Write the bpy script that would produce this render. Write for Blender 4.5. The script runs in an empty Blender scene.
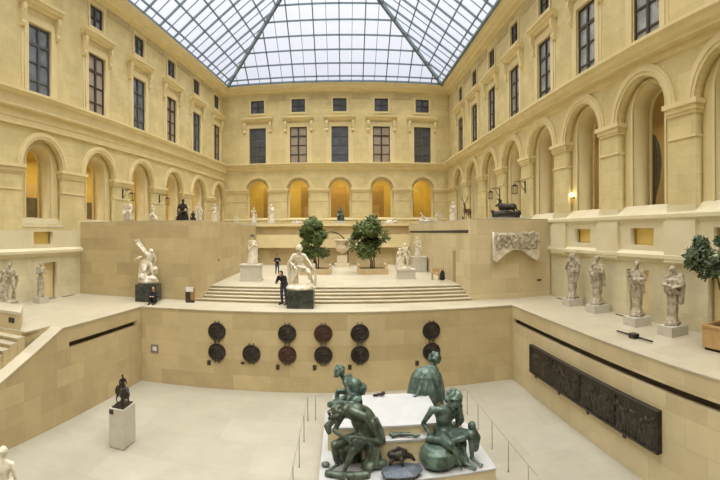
import bpy, bmesh, math, random
from mathutils import Vector, Matrix, noise

R = math.radians
SC = bpy.context.scene
COL = SC.collection
PI = math.pi
V = Vector

# ------------------------------------------------------------------ helpers
def tag(o, label=None, cat=None, group=None, kind=None):
    if label: o['label'] = label
    if cat: o['category'] = cat
    if group: o['group'] = group
    if kind: o['kind'] = kind
    return o

def empty(name, loc=(0, 0, 0), rz=0, label=None, cat=None, group=None, kind=None, M=None):
    o = bpy.data.objects.new(name, None)
    o.empty_display_size = .2
    COL.objects.link(o)
    if M is not None: o.matrix_world = M
    else:
        o.location = loc
        o.rotation_euler = (0, 0, rz)
    return tag(o, label, cat, group, kind)

def link(name, me, mat=None, parent=None, loc=None, rz=0, smooth=False, M=None):
    if mat is not None and not me.materials: me.materials.append(mat)
    if smooth:
        me.polygons.foreach_set('use_smooth', [True] * len(me.polygons))
    o = bpy.data.objects.new(name, me)
    COL.objects.link(o)
    if parent is not None: o.parent = parent
    if M is not None: o.matrix_world = M
    elif loc is not None:
        o.location = loc
        o.rotation_euler = (0, 0, rz)
    return o

def copy_tree(o, parent=None):
    c = o.copy()
    COL.objects.link(c)
    if parent is not None: c.parent = parent
    for ch in list(o.children): copy_tree(ch, c)
    return c

class MB:
    """collects shapes into ONE mesh"""
    def __init__(s): s.v, s.f = [], []
    def add(s, vs, fs):
        b = len(s.v)
        s.v += [tuple(p) for p in vs]
        s.f += [tuple(b + i for i in q) for q in fs]
        return s
    def box(s, lo, hi):
        x0, y0, z0 = lo; x1, y1, z1 = hi
        return s.add([(x0,y0,z0),(x1,y0,z0),(x1,y1,z0),(x0,y1,z0),(x0,y0,z1),(x1,y0,z1),(x1,y1,z1),(x0,y1,z1)],
                     [(3,2,1,0),(4,5,6,7),(0,1,5,4),(1,2,6,5),(2,3,7,6),(3,0,4,7)])
    def cbox(s, c, d, rz=0):
        b = len(s.v)
        s.box([-d[0]/2, -d[1]/2, -d[2]/2], [d[0]/2, d[1]/2, d[2]/2])
        m = Matrix.Translation(c) @ Matrix.Rotation(rz, 4, 'Z')
        s.v[b:] = [tuple(m @ V(p)) for p in s.v[b:]]
        return s
    def bar(s, p, q, w, h, up=(0, 0, 1)):
        p, q = V(p), V(q); d = (q - p).normalized()
        a = d.cross(V(up))
        if a.length < 1e-5: a = d.cross(V((1, 0, 0)))
        a.normalize(); c = a.cross(d)
        vs = []
        for e in (p, q):
            for i, j in ((-1,-1),(1,-1),(1,1),(-1,1)): vs.append(e + a*(i*w/2) + c*(j*h/2))
        return s.add(vs, [(0,1,2,3),(7,6,5,4),(0,4,5,1),(1,5,6,2),(2,6,7,3),(3,7,4,0)])
    def tube(s, pts, rad, n=8):
        pts = [V(p) for p in pts]
        if not isinstance(rad, (list, tuple)): rad = [rad] * len(pts)
        vs, ref = [], None
        for i, p in enumerate(pts):
            d = (pts[min(i+1, len(pts)-1)] - pts[max(i-1, 0)]).normalized()
            if ref is None:
                ref = d.cross(V((0, 0, 1)))
                if ref.length < .05: ref = d.cross(V((1, 0, 0)))
            ref = (ref - d*ref.dot(d)).normalized(); b = d.cross(ref)
            for k in range(n):
                t = 2*PI*k/n
                vs.append(p + (ref*math.cos(t) + b*math.sin(t))*rad[i])
        fs = []
        for i in range(len(pts)-1):
            for k in range(n): fs.append((i*n+k, i*n+(k+1) % n, (i+1)*n+(k+1) % n, (i+1)*n+k))
        fs.append(tuple(range(n-1, -1, -1))); fs.append(tuple((len(pts)-1)*n+k for k in range(n)))
        return s.add(vs, fs)
    def ell(s, c, r, rot=None, nu=12, nv=8):
        if not isinstance(r, (list, tuple)): r = (r, r, r)
        vs = [(0, 0, -1)]
        for j in range(1, nv):
            a = -PI/2 + PI*j/nv
            for k in range(nu): vs.append((math.cos(a)*math.cos(2*PI*k/nu), math.cos(a)*math.sin(2*PI*k/nu), math.sin(a)))
        vs.append((0, 0, 1))
        m = (rot.to_matrix() if hasattr(rot, 'to_matrix') else rot) if rot is not None else Matrix.Identity(3)
        vs = [V(c) + m @ V((p[0]*r[0], p[1]*r[1], p[2]*r[2])) for p in vs]
        fs = [(0, 1+(k+1) % nu, 1+k) for k in range(nu)]
        for j in range(nv-2):
            for k in range(nu):
                a = 1+j*nu
                fs.append((a+k, a+(k+1) % nu, a+nu+(k+1) % nu, a+nu+k))
        t = len(vs)-1; a = 1+(nv-2)*nu
        fs += [(a+k, a+(k+1) % nu, t) for k in range(nu)]
        return s.add(vs, fs)
    def cap(s, p, q, r0, r1=None):
        """tapered capsule"""
        r1 = r0 if r1 is None else r1
        s.ell(p, r0, nu=8, nv=6); s.ell(q, r1, nu=8, nv=6)
        if (V(q)-V(p)).length > 1e-4: s.tube([p, q], [r0, r1], 8)
        return s
    def chain(s, pts, rad):
        for i in range(len(pts)-1): s.cap(pts[i], pts[i+1], rad[i], rad[i+1])
        return s
    def lathe(s, prof, n=24, c=(0, 0, 0), k=0, amp=0, sx=1, sy=1, ph=0):
        vs = []
        for r, z in prof:
            for i in range(n):
                t = 2*PI*i/n
                rr = r*(1 + (amp*math.sin(k*t + ph + z*1.7) if k else 0))
                vs.append((c[0]+rr*math.cos(t)*sx, c[1]+rr*math.sin(t)*sy, c[2]+z))
        fs = []
        for j in range(len(prof)-1):
            for i in range(n): fs.append((j*n+i, j*n+(i+1) % n, (j+1)*n+(i+1) % n, (j+1)*n+i))
        fs.append(tuple(range(n-1, -1, -1))); fs.append(tuple((len(prof)-1)*n+i for i in range(n)))
        return s.add(vs, fs)
    def frustum(s, z0, w0, d0, z1, w1, d1, c=(0, 0)):
        vs = []
        for z, w, d in ((z0, w0, d0), (z1, w1, d1)):
            vs += [(c[0]-w/2, c[1]-d/2, z), (c[0]+w/2, c[1]-d/2, z), (c[0]+w/2, c[1]+d/2, z), (c[0]-w/2, c[1]+d/2, z)]
        return s.add(vs, [(3,2,1,0),(4,5,6,7),(0,1,5,4),(1,2,6,5),(2,3,7,6),(3,0,4,7)])
    def prism(s, poly, z0, z1):
        n = len(poly)
        a = sum(poly[i][0]*poly[(i+1) % n][1]-poly[(i+1) % n][0]*poly[i][1] for i in range(n))
        if a < 0: poly = poly[::-1]
        vs = [(x, y, z0) for x, y in poly] + [(x, y, z1) for x, y in poly]
        fs = [tuple(range(n-1, -1, -1)), tuple(range(n, 2*n))]
        fs += [(i, (i+1) % n, n+(i+1) % n, n+i) for i in range(n)]
        return s.add(vs, fs)
    def sweep(s, prof, u0, u1):
        """profile of (n,z) points swept along local x"""
        n = len(prof)
        vs = [(u0, a, z) for a, z in prof] + [(u1, a, z) for a, z in prof]
        fs = [tuple(range(n)), tuple(range(2*n-1, n-1, -1))] + [(i, n+i, n+(i+1) % n, (i+1) % n) for i in range(n)]
        return s.add(vs, fs)
    def ring(s, c, z, r0, r1, n0, n1, seg=20, a0=0, a1=PI):
        """half annulus in the x-z plane at (c,z), from depth n0 to n1"""
        vs = []
        for i in range(seg+1):
            t = a0+(a1-a0)*i/seg
            for r in (r0, r1):
                for d in (n0, n1): vs.append((c+r*math.cos(t), d, z+r*math.sin(t)))
        fs = []
        for i in range(seg):
            a, b = 4*i, 4*i+4
            fs += [(a, b, b+2, a+2), (a+1, a+3, b+3, b+1), (a+2, b+2, b+3, a+3), (a, a+1, b+1, b)]
        fs += [(0, 2, 3, 1), (4*seg, 4*seg+1, 4*seg+3, 4*seg+2)]
        return s.add(vs, fs)
    def xf(s, m):
        s.v = [tuple(m @ V(p)) for p in s.v]
        return s
    def mesh(s, name='m', fix=True):
        me = bpy.data.meshes.new(name)
        me.from_pydata(s.v, [], s.f)
        if fix:
            bm = bmesh.new(); bm.from_mesh(me)
            bmesh.ops.recalc_face_normals(bm, faces=bm.faces)
            bm.to_mesh(me); bm.free()
        me.update()
        return me
    def build(s, name, mat, parent=None, smooth=False, loc=None, rz=0, M=None, fix=True):
        return link(name, s.mesh(name, fix), mat, parent, loc, rz, smooth, M)

SCULPT = bpy.data.scenes.new('modelling')
def plate(outer, holes, n0, n1):
    """flat slab in local x-z with holes, from depth n0 to n1 (mesh)"""
    cu = bpy.data.curves.new('tmp', 'CURVE'); cu.dimensions = '2D'; cu.fill_mode = 'BOTH'
    cu.extrude = (n1-n0)/2
    for loop in [outer]+holes:
        sp = cu.splines.new('POLY'); sp.points.add(len(loop)-1); sp.use_cyclic_u = True
        for i, p in enumerate(loop): sp.points[i].co = (p[0], p[1], 0, 1)
    o = bpy.data.objects.new('tmp', cu); SCULPT.collection.objects.link(o)
    SCULPT.view_layers[0].update(); dg = SCULPT.view_layers[0].depsgraph
    me = bpy.data.meshes.new_from_object(o.evaluated_get(dg))
    bpy.data.objects.remove(o); bpy.data.curves.remove(cu)
    me.materials.clear()
    bm = bmesh.new(); bm.from_mesh(me)
    for v in bm.verts: v.co = (v.co.x, (n0+n1)/2+v.co.z, v.co.y)
    bmesh.ops.remove_doubles(bm, verts=bm.verts, dist=1e-4)
    bmesh.ops.recalc_face_normals(bm, faces=bm.faces)
    bm.to_mesh(me); bm.free()
    return me

def arch(c, half, z0, zs, seg=20):
    p = [(c-half, z0), (c+half, z0)]
    p += [(c+half*math.cos(PI*i/seg), zs+half*math.sin(PI*i/seg)) for i in range(seg+1)]
    return p

def rect(a, b, c, d): return [(a, c), (b, c), (b, d), (a, d)]

def sculpt(mb, voxel=.03, amp=.006, freq=9, it=2, seed=0):
    """melt a set of overlapping closed shapes into one continuous surface"""
    me = mb.mesh('tmp', fix=False)
    o = bpy.data.objects.new('tmp', me); SCULPT.collection.objects.link(o)
    r = o.modifiers.new('r', 'REMESH'); r.mode = 'VOXEL'; r.voxel_size = voxel
    if it:
        m = o.modifiers.new('s', 'SMOOTH'); m.factor = .5; m.iterations = it
    SCULPT.view_layers[0].update(); dg = SCULPT.view_layers[0].depsgraph
    out = bpy.data.meshes.new_from_object(o.evaluated_get(dg))
    bpy.data.objects.remove(o); bpy.data.meshes.remove(me)
    if amp:
        sh = V((seed*7.3, seed*3.1, seed*5.7))
        nv = len(out.vertices)
        nr = [0.0]*(nv*3); out.vertices.foreach_get('normal', nr)
        co = [0.0]*(nv*3); out.vertices.foreach_get('co', co)
        for i in range(nv):
            p = V(co[3*i:3*i+3])*freq+sh
            a = amp*(noise.noise(p)+.5*noise.noise(p*2.3))
            for q in range(3): co[3*i+q] += nr[3*i+q]*a
        out.vertices.foreach_set('co', co)
    out.polygons.foreach_set('use_smooth', [True]*len(out.polygons))
    out.update()
    return out

# ------------------------------------------------------------------ materials
def mat(name, col, rough=.6, metal=0, spec=.4, noise_amt=0, nscale=3., col2=None, bump=0, bscale=30., coord='Object', trans=0, emit=None, estr=0):
    m = bpy.data.materials.new(name); m.use_nodes = True
    nt = m.node_tree; b = nt.nodes['Principled BSDF']
    b.inputs['Base Color'].default_value = (*col, 1)
    b.inputs['Roughness'].default_value = rough
    b.inputs['Metallic'].default_value = metal
    b.inputs['Specular IOR Level'].default_value = spec
    if emit:
        b.inputs['Emission Color'].default_value = (*emit, 1); b.inputs['Emission Strength'].default_value = estr
    if col2 or bump:
        tc = nt.nodes.new('ShaderNodeTexCoord')
    if col2:
        n = nt.nodes.new('ShaderNodeTexNoise'); n.inputs['Scale'].default_value = nscale; n.inputs['Detail'].default_value = 5
        n.inputs['Roughness'].default_value = .65
        nt.links.new(tc.outputs[coord], n.inputs['Vector'])
        rp = nt.nodes.new('ShaderNodeValToRGB'); rp.color_ramp.elements[0].position = .36; rp.color_ramp.elements[1].position = .64
        rp.color_ramp.elements[0].color = (*col, 1); rp.color_ramp.elements[1].color = (*col2, 1)
        nt.links.new(n.outputs['Fac'], rp.inputs['Fac']); nt.links.new(rp.outputs['Color'], b.inputs['Base Color'])
    if bump:
        n2 = nt.nodes.new('ShaderNodeTexNoise'); n2.inputs['Scale'].default_value = bscale; n2.inputs['Detail'].default_value = 6
        nt.links.new(tc.outputs[coord], n2.inputs['Vector'])
        bp = nt.nodes.new('ShaderNodeBump'); bp.inputs['Strength'].default_value = bump; bp.inputs['Distance'].default_value = .03
        nt.links.new(n2.outputs['Fac'], bp.inputs['Height']); nt.links.new(bp.outputs['Normal'], b.inputs['Normal'])
    return m

def blocks(name, c1, c2, cm, w, h, mortar=.006, rough=.6, flat=False, var=.5, spec=.3, stain=None, offset=.5):
    """coursed stone: brick pattern in the object's x-z plane (or x-y when flat), with soft mottling"""
    m = bpy.data.materials.new(name); m.use_nodes = True
    nt = m.node_tree; L = nt.links; b = nt.nodes['Principled BSDF']
    b.inputs['Roughness'].default_value = rough; b.inputs['Specular IOR Level'].default_value = spec
    tc = nt.nodes.new('ShaderNodeTexCoord'); sp = nt.nodes.new('ShaderNodeSeparateXYZ'); cb = nt.nodes.new('ShaderNodeCombineXYZ')
    L.new(tc.outputs['Object'], sp.inputs[0])
    if flat:
        L.new(sp.outputs['X'], cb.inputs['X']); L.new(sp.outputs['Y'], cb.inputs['Y'])
    else:
        ad = nt.nodes.new('ShaderNodeMath'); ad.operation = 'ADD'
        L.new(sp.outputs['X'], ad.inputs[0]); L.new(sp.outputs['Y'], ad.inputs[1])
        L.new(ad.outputs[0], cb.inputs['X']); L.new(sp.outputs['Z'], cb.inputs['Y'])
    br = nt.nodes.new('ShaderNodeTexBrick')
    br.inputs['Scale'].default_value = 1; br.inputs['Brick Width'].default_value = w; br.inputs['Row Height'].default_value = h
    br.inputs['Mortar Size'].default_value = mortar; br.inputs['Mortar Smooth'].default_value = .2; br.inputs['Bias'].default_value = 0
    br.inputs['Color1'].default_value = (*c1, 1); br.inputs['Color2'].default_value = (*c2, 1); br.inputs['Mortar'].default_value = (*cm, 1)
    br.offset = offset
    L.new(cb.outputs[0], br.inputs['Vector'])
    n = nt.nodes.new('ShaderNodeTexNoise'); n.inputs['Scale'].default_value = .8; n.inputs['Detail'].default_value = 7; n.inputs['Roughness'].default_value = .7
    L.new(tc.outputs['Object'], n.inputs['Vector'])
    mr = nt.nodes.new('ShaderNodeMapRange'); mr.inputs['From Min'].default_value = .3; mr.inputs['From Max'].default_value = .7
    mr.inputs['To Min'].default_value = 1-var*.25; mr.inputs['To Max'].default_value = 1+var*.12
    L.new(n.outputs['Fac'], mr.inputs['Value'])
    mx = nt.nodes.new('ShaderNodeMix'); mx.data_type = 'RGBA'; mx.blend_type = 'MULTIPLY'; mx.inputs['Factor'].default_value = 1
    L.new(br.outputs['Color'], mx.inputs['A']); L.new(mr.outputs['Result'], mx.inputs['B'])
    L.new(mx.outputs['Result'], b.inputs['Base Color'])
    return m

M = {}
M['wall'] = blocks('cream_stone', (.71,.595,.305), (.645,.53,.26), (.55,.44,.21), 1.3, .55, .006, .75, var=.7)
M['trim'] = mat('cream_stone_trim', (.69,.57,.295), .75, col2=(.75,.63,.345), nscale=1.2)
M['shaft'] = mat('cream_stone_reveal', (.66,.54,.275), .8, col2=(.72,.60,.32), nscale=1.0)
M['dado'] = blocks('pale_dado_stone', (.70,.625,.41), (.64,.565,.355), (.54,.46,.27), 1.6, .75, .005, .7, var=.8)
M['pale'] = mat('pale_pedestal_stone', (.71,.635,.425), .7, col2=(.66,.575,.36), nscale=1.0)
M['frieze'] = mat('carved_frieze_stone', (.46,.36,.18), .8, col2=(.62,.5,.26), nscale=6, bump=.8, bscale=12)
M['ochre'] = mat('ochre_panel_stone', (.80,.58,.16), .7, col2=(.85,.64,.2), nscale=1)
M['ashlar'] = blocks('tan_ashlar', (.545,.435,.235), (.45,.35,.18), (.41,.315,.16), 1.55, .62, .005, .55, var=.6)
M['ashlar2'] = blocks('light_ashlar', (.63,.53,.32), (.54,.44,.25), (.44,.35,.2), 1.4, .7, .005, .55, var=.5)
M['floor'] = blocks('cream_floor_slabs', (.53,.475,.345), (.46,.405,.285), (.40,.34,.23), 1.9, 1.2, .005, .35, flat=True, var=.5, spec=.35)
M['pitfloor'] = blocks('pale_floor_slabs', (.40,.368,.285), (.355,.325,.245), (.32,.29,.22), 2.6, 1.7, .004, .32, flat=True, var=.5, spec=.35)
M['marble'] = mat('white_marble', (.74,.69,.56), .45, col2=(.55,.47,.33), nscale=4, bump=.25, bscale=14)
M['limestone'] = mat('weathered_limestone', (.56,.49,.36), .75, col2=(.24,.20,.13), nscale=5, bump=.4, bscale=16)
M['plinth'] = mat('pale_plinth_stone', (.54,.50,.41), .6, col2=(.49,.45,.36), nscale=3)
M['whiteslab'] = mat('white_slab', (.46,.46,.44), .5, col2=(.42,.415,.395), nscale=2)
M['patina'] = mat('green_bronze', (.035,.055,.042), .42, .35, col2=(.15,.215,.17), nscale=3.2, bump=.35, bscale=14)
M['patina2'] = mat('brown_green_bronze', (.04,.05,.035), .42, .35, col2=(.13,.165,.115), nscale=3.2, bump=.35, bscale=14)
M['bronze'] = mat('dark_bronze', (.022,.018,.015), .4, .5, col2=(.06,.05,.04), nscale=6, bump=.4, bscale=14)
M['bronze2'] = mat('reddish_bronze', (.05,.025,.018), .45, .4, col2=(.085,.045,.03), nscale=6, bump=.4, bscale=14)
M['relief'] = mat('dark_relief_bronze', (.028,.024,.019), .38, .5, col2=(.075,.062,.048), nscale=7, bump=.6, bscale=10)
M['slate'] = mat('blue_grey_bronze', (.05,.06,.075), .4, .4, col2=(.10,.115,.13), nscale=6, bump=.4, bscale=14)
M['blackstone'] = mat('dark_green_marble', (.018,.02,.016), .3, col2=(.07,.075,.06), nscale=5)
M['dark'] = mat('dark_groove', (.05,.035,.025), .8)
M['iron'] = mat('black_iron', (.02,.018,.016), .5, .5)
M['steel'] = mat('grey_steel', (.30,.29,.27), .4, .7)
M['glazbar'] = mat('blue_grey_painted_steel', (.16,.21,.24), .5, .2)
M['frame'] = mat('dark_window_frame', (.06,.045,.033), .5)
M['frame2'] = mat('grey_window_frame', (.09,.09,.085), .5)
M['pane'] = mat('dark_window_glass', (.055,.062,.068), .06, 0, .9, col2=(.10,.105,.11), nscale=1.2)
M['pane_blue'] = mat('blue_grey_painted_reflection_glass', (.10,.115,.135), .06, 0, .9, col2=(.17,.185,.20), nscale=1.5)  # bluish reflection painted into the glass colour
M['pane_light'] = mat('pale_painted_reflection_glass', (.24,.25,.22), .06, 0, .9, col2=(.42,.43,.40), nscale=1.3)  # reflection of the bright sky side painted into the glass colour
M['blind'] = mat('window_with_cream_blind', (.40,.33,.24), .25, 0, .6, col2=(.34,.27,.2), nscale=.8)
M['leaf'] = mat('tree_leaves', (.055,.085,.02), .55, col2=(.145,.19,.05), nscale=2.2)
M['leaf2'] = mat('olive_leaves', (.06,.09,.045), .55, col2=(.14,.185,.095), nscale=2.2)
M['bark'] = mat('bark', (.07,.05,.03), .9, col2=(.13,.1,.06), nscale=9)
M['soil'] = mat('soil', (.04,.03,.02), .95)
M['wood'] = mat('oiled_wood', (.42,.26,.10), .5, col2=(.52,.34,.15), nscale=3)
M['label'] = mat('dark_label', (.035,.028,.022), .4)
M['card'] = mat('printed_card', (.7,.68,.62), .5)
M['brown'] = mat('brown_card', (.3,.16,.06), .5)
M['skin'] = mat('skin', (.55,.33,.22), .55)
M['cloth_black'] = mat('black_cloth', (.015,.014,.016), .85)
M['cloth_blue'] = mat('blue_denim', (.05,.06,.10), .85)
M['hair'] = mat('brown_hair', (.03,.018,.01), .7)
M['tanstone'] = mat('tan_planter_stone', (.52,.39,.21), .7, col2=(.46,.34,.18), nscale=4)
M['stonewhite'] = mat('fountain_stone', (.68,.58,.40), .7, col2=(.60,.5,.33), nscale=4)
M['galwall'] = mat('gallery_ochre_wall', (.72,.55,.10), .7, col2=(.60,.44,.07), nscale=.6)
M['galwall2'] = mat('gallery_sand_wall', (.62,.45,.17), .7, col2=(.56,.40,.14), nscale=.6)
M['galwood'] = mat('gallery_brown_panel', (.42,.26,.04), .6, col2=(.34,.20,.03), nscale=2)
M['galfloor'] = mat('gallery_floor', (.45,.36,.22), .5)
M['lamp'] = mat('lamp_globe', (1,.9,.7), .3, emit=(1,.72,.34), estr=6)

def glass_mat(name, tint, gl=.07, rough=.03):
    m = bpy.data.materials.new(name); m.use_nodes = True
    nt = m.node_tree; nt.nodes.clear()
    o = nt.nodes.new('ShaderNodeOutputMaterial'); t = nt.nodes.new('ShaderNodeBsdfTransparent'); g = nt.nodes.new('ShaderNodeBsdfGlossy')
    t.inputs[0].default_value = (*tint, 1); g.inputs['Roughness'].default_value = rough
    x = nt.nodes.new('ShaderNodeMixShader'); x.inputs[0].default_value = gl
    nt.links.new(t.outputs[0], x.inputs[1]); nt.links.new(g.outputs[0], x.inputs[2]); nt.links.new(x.outputs[0], o.inputs[0])
    return m
M['skyglass'] = glass_mat('skylight_glass', (.93,.95,.98), .05)
M['clearglass'] = glass_mat('clear_glass', (.95,.95,.93), .08)
# ------------------------------------------------------------------ frames
def frame(d, phi):
    """local x runs along a wall, y points out of the court, z up"""
    a = R(phi)
    return Matrix.Translation((d*math.sin(a), d*math.cos(a), 0)) @ Matrix.Rotation(-a, 4, 'Z')

FR, FL, FF = frame(10.0, 90), frame(15.0, -85.1), frame(42.7, 0)
ZW, WA = 16.45, .8
T, DK, TE = 3.24, 7.05, 3.785          # ledge, upper terrace, stair terrace

def link_plate(name, outer, holes, n0, n1, m, parent=None, M_=None):
    return link(name, plate(outer, holes, n0, n1), m, parent, M=M_)

wn = [0]
def window(F, c, up0, side, nth, blind, small, pane='pane', dz=0):
    wn[0] += 1
    w = empty('window_%d' % wn[0], M=F @ Matrix.Translation((c, up0, 0)), kind='structure', cat='window')
    if small:
        w['label'] = 'small square attic window %s on the %s wall' % (nth, side)
        a, z0, z1, cols, rows = .64, 17.6+dz, 18.85+dz, 2, 2
    else:
        w['label'] = 'tall upper window %s on the %s wall%s' % (nth, side, ', cream blind behind it' if blind else '')
        a, z0, z1, cols, rows = WA, 12.97, ZW+dz*.4-.1, 2, 4
    fr = MB()
    t = .085
    fr.box((-a, .06, z0), (-a+t, .18, z1)).box((a-t, .06, z0), (a, .18, z1)).box((-a, .06, z1-t), (a, .18, z1)).box((-a, .06, z0), (a, .18, z0+t))
    fr.box((-.07, .05, z0), (.07, .18, z1))
    for k in range(1, rows):
        z = z0+(z1-z0)*k/rows
        hh = .07 if (k == 3 and not small) else .035
        fr.box((-a, .07, z-hh), (a, .18, z+hh))
    fr.build('window_frame', M['frame'] if (blind or small or side == 'right') else M['frame2'], w)
    MB().box((-a, .13, z0), (a, .15, z1)).build('pane', M['blind'] if blind else M[pane], w)
    e = .16 if small else .3
    link('architrave', plate(rect(-a-e, a+e, z0-(e if small else 0), z1+e), [rect(-a-.01, a+.01, z0-(0 if small else .01)+.01, z1+.01)], -.07, .02), M['trim'], w)
    if not small:
        link('architrave', plate(rect(-a-.46, a+.46, z0, z1+.4), [rect(-a-e-.01, a+e+.01, z0+.01, z1+e)], -.03, .02), M['trim'], w)
        MB().sweep([(a_, b_+dz) for a_, b_ in [(.02, 17.15), (-.42, 17.15), (-.42, 17.05), (-.32, 17.0), (-.27, 16.9), (-.16, 16.85), (-.1, 16.76), (.02, 16.76)]], -1.48, 1.48).build('hood_moulding', M['trim'], w)
        for s in (-1, 1):
            b = MB()
            b.sweep([(a_, b_+dz) for a_, b_ in [(.02, 16.76), (-.28, 16.76), (-.3, 16.5), (-.24, 16.25), (-.16, 16.0), (-.2, 15.85), (-.14, 15.72), (.02, 15.7)]], s*1.24-.12, s*1.24+.12)
            b.build('console', M['trim'], w)
    return w

def facade(side, F, u0, u1, centres, A, AO, B, zs, zsill, zb, dado, entab, upn, names, blinds, recess=(), lift=0, pane='pane', dz=.25, rv=1.25):
    arm = [arch(c, A, zsill-.28, zs) for c in centres]
    zl = zsill-.6 if dado else zb
    w = link('wall_%s' % side, plate(rect(u0, u1, zl, 12.45), arm, 0, .32), M['wall'], M=F)
    tag(w, 'cream stone %s wall of the court with a row of arches' % side, 'wall', kind='structure')
    brm = [arch(c, B, zsill, zs+lift) for c in centres]
    link_plate('arcade_reveal', rect(u0, u1, zl, 12.5), brm, .32, rv, M['shaft'], w)
    wins = [rect(c-WA, c+WA, 12.97, ZW+dz*.4-.1) for c in centres]
    wins += [rect(c-.64, c+.64, 17.6+dz, 18.85+dz) for c in centres]
    link_plate('upper_storey', rect(u0-.7, u1+.7, 12.4, 20.45), wins, upn, upn+.4, M['wall'], w)
    MB().sweep(entab, u0, u1).build('string_course', M['trim'], w)
    MB().sweep([(.7, 20.45), (-.6, 20.45), (-.6, 20.3), (-.46, 20.22), (-.4, 20.0), (-.22, 19.92), (-.15, 19.8), (.1, 19.76), (upn-.06, 19.7), (.7, 19.7)], u0, u1).build('cornice', M['trim'], w)
    for c in centres:
        b = MB().ring(c, zs, A, AO, -.1, .05, 24)
        b.ring(c, zs, A+.12, AO-.1, -.14, .0, 24)
        b.build('archivolt', M['trim'], w)
        b = MB().ring(c, zs+lift, B, B+.1, .27, .34, 24)
        for s in (-1, 1): b.box((c+s*B-(0 if s > 0 else .1), .27, zsill), (c+s*B+(.1 if s > 0 else 0), .34, zs+lift))
        b.build('jamb_moulding', M['trim'], w)
    piers = []
    cs = sorted(centres)
    edges = [u0]+[v for c in cs for v in (c-A, c+A)]+[u1]
    for i in range(0, len(edges), 2):
        a, b_ = edges[i], edges[i+1]
        m = MB()
        for (e, z0, z1) in ((.05, zs-.32, zs-.22), (.1, zs-.22, zs-.06), (.17, zs-.06, zs+.1)):
            m.box((max(a-e, u0), -e, z0), (min(b_+e, u1), .3, z1))
        m.build('impost', M['trim'], w)
        MB().box((max(a-.02, u0), -.04, zs-1.08), (min(b_+.02, u1), .28, zs-1.0)).build('pier_band', M['trim'], w)
        if dado and side == 'right':
            m = MB()
            for (e, z0, z1) in ((.1, zsill-.7, zsill-.3), (.06, zsill-.3, zsill-.1), (.16, zb-.1, zsill-.62)):
                m.box((max(a-e*.6, u0), -e, z0), (min(b_+e*.6, u1), .2, z1))
            m.build('pier_pedestal', M['pale'], w)
    if dado:
        for i in range(0, len(edges), 2): MB().box((edges[i], 0, 5.4), (edges[i+1], .4, zl)).build('pier_base', M['pale'], w)
        MB().sweep([(.32, zsill), (.3, zsill), (.05, zsill-.22), (-.1, zsill-.32), (-.16, zsill-.38), (-.16, zsill-.5), (-.06, zsill-.58), (0, zsill-.68), (.32, zsill-.68)], u0, u1).build('sill_moulding', M['pale'], w) if side == 'right' else None
        for c in cs:
            if side == 'left': MB().sweep([(.32, zsill), (.26, zsill), (.22, zsill-.3), (-.03, zsill-.34), (-.03, zsill-.44), (.04, zsill-.54), (.04, zsill-.6), (.32, zsill-.6)], c-A, c+A).build('sill_moulding', M['pale'], w)
            link_plate('panel_surround', rect(c-A, c+A, 5.55, zsill-.6), [rect(c-.7, c+.68, 5.93, 6.54)], -.02, .3, M['pale'], w)
            MB().box((c-.8, .28, 5.88), (c+.8, .4, 6.6)).build('recessed_panel', M['ochre'], w)
        dd = link('dado', plate(rect(u0, u1, T-.1, 5.5), [rect(a, b_, T, 5.02) for a, b_ in recess], .02, .32), M['dado'], w)
        for a, b_ in recess:
            MB().box((a-.05, .3, T), (b_+.05, .34, 5.1)).build('recess_back', M['shaft'], dd)
        MB().sweep([(.3, 5.78), (-.02, 5.74), (-.18, 5.62), (-.18, 5.5), (-.08, 5.42), (.0, 5.3), (.3, 5.3)], u0, u1).build('dado_cap', M['pale'], w)
    else:
        MB().sweep([(.32, zsill), (.25, zsill), (-.02, zsill-.05), (-.06, zsill-.16), (0, zsill-.24), (.32, zsill-.24)], u0, u1).build('sill_moulding', M['trim'], w)
    for i in range(len(cs)-1):
        m = (cs[i]+cs[i+1])/2
        h = (cs[i+1]-cs[i])/2-1.1
        MB().box((m-h, upn-.04, 18.78+dz), (m+h, upn+.1, 19.28+dz)).build('frieze_panel', M['frieze'], w)
    for i, c in enumerate(centres):
        window(F, c, upn, side, names[i], blinds[i], False, pane, dz)
        window(F, c, upn, side, names[i], False, True, pane if side != 'right' else 'pane_blue', dz)
    # glazing deep inside each arch
    for i, c in enumerate(centres):
        wn[0] += 1
        g = empty('window_%d' % wn[0], M=F @ Matrix.Translation((c, 0, 0)), kind='structure', cat='window', label='glazed arch %s in the %s wall arcade' % (names[i], side))
        f = MB().ring(0, zs+lift, B-.07, B, rv-.15, rv-.07, 24)
        for s in (-1, 1): f.box((s*B-(.07 if s > 0 else 0), rv-.15, zsill), (s*B+(.07 if s < 0 else 0), rv-.07, zs+lift))
        f.box((-B, rv-.15, zsill), (B, rv-.07, zsill+.07)).build('window_frame', M['trim'], g)
        link('pane', plate(arch(0, B-.06, zsill+.06, zs+lift), [], rv-.115, rv-.105), M['clearglass'], g)
    return w

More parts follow.
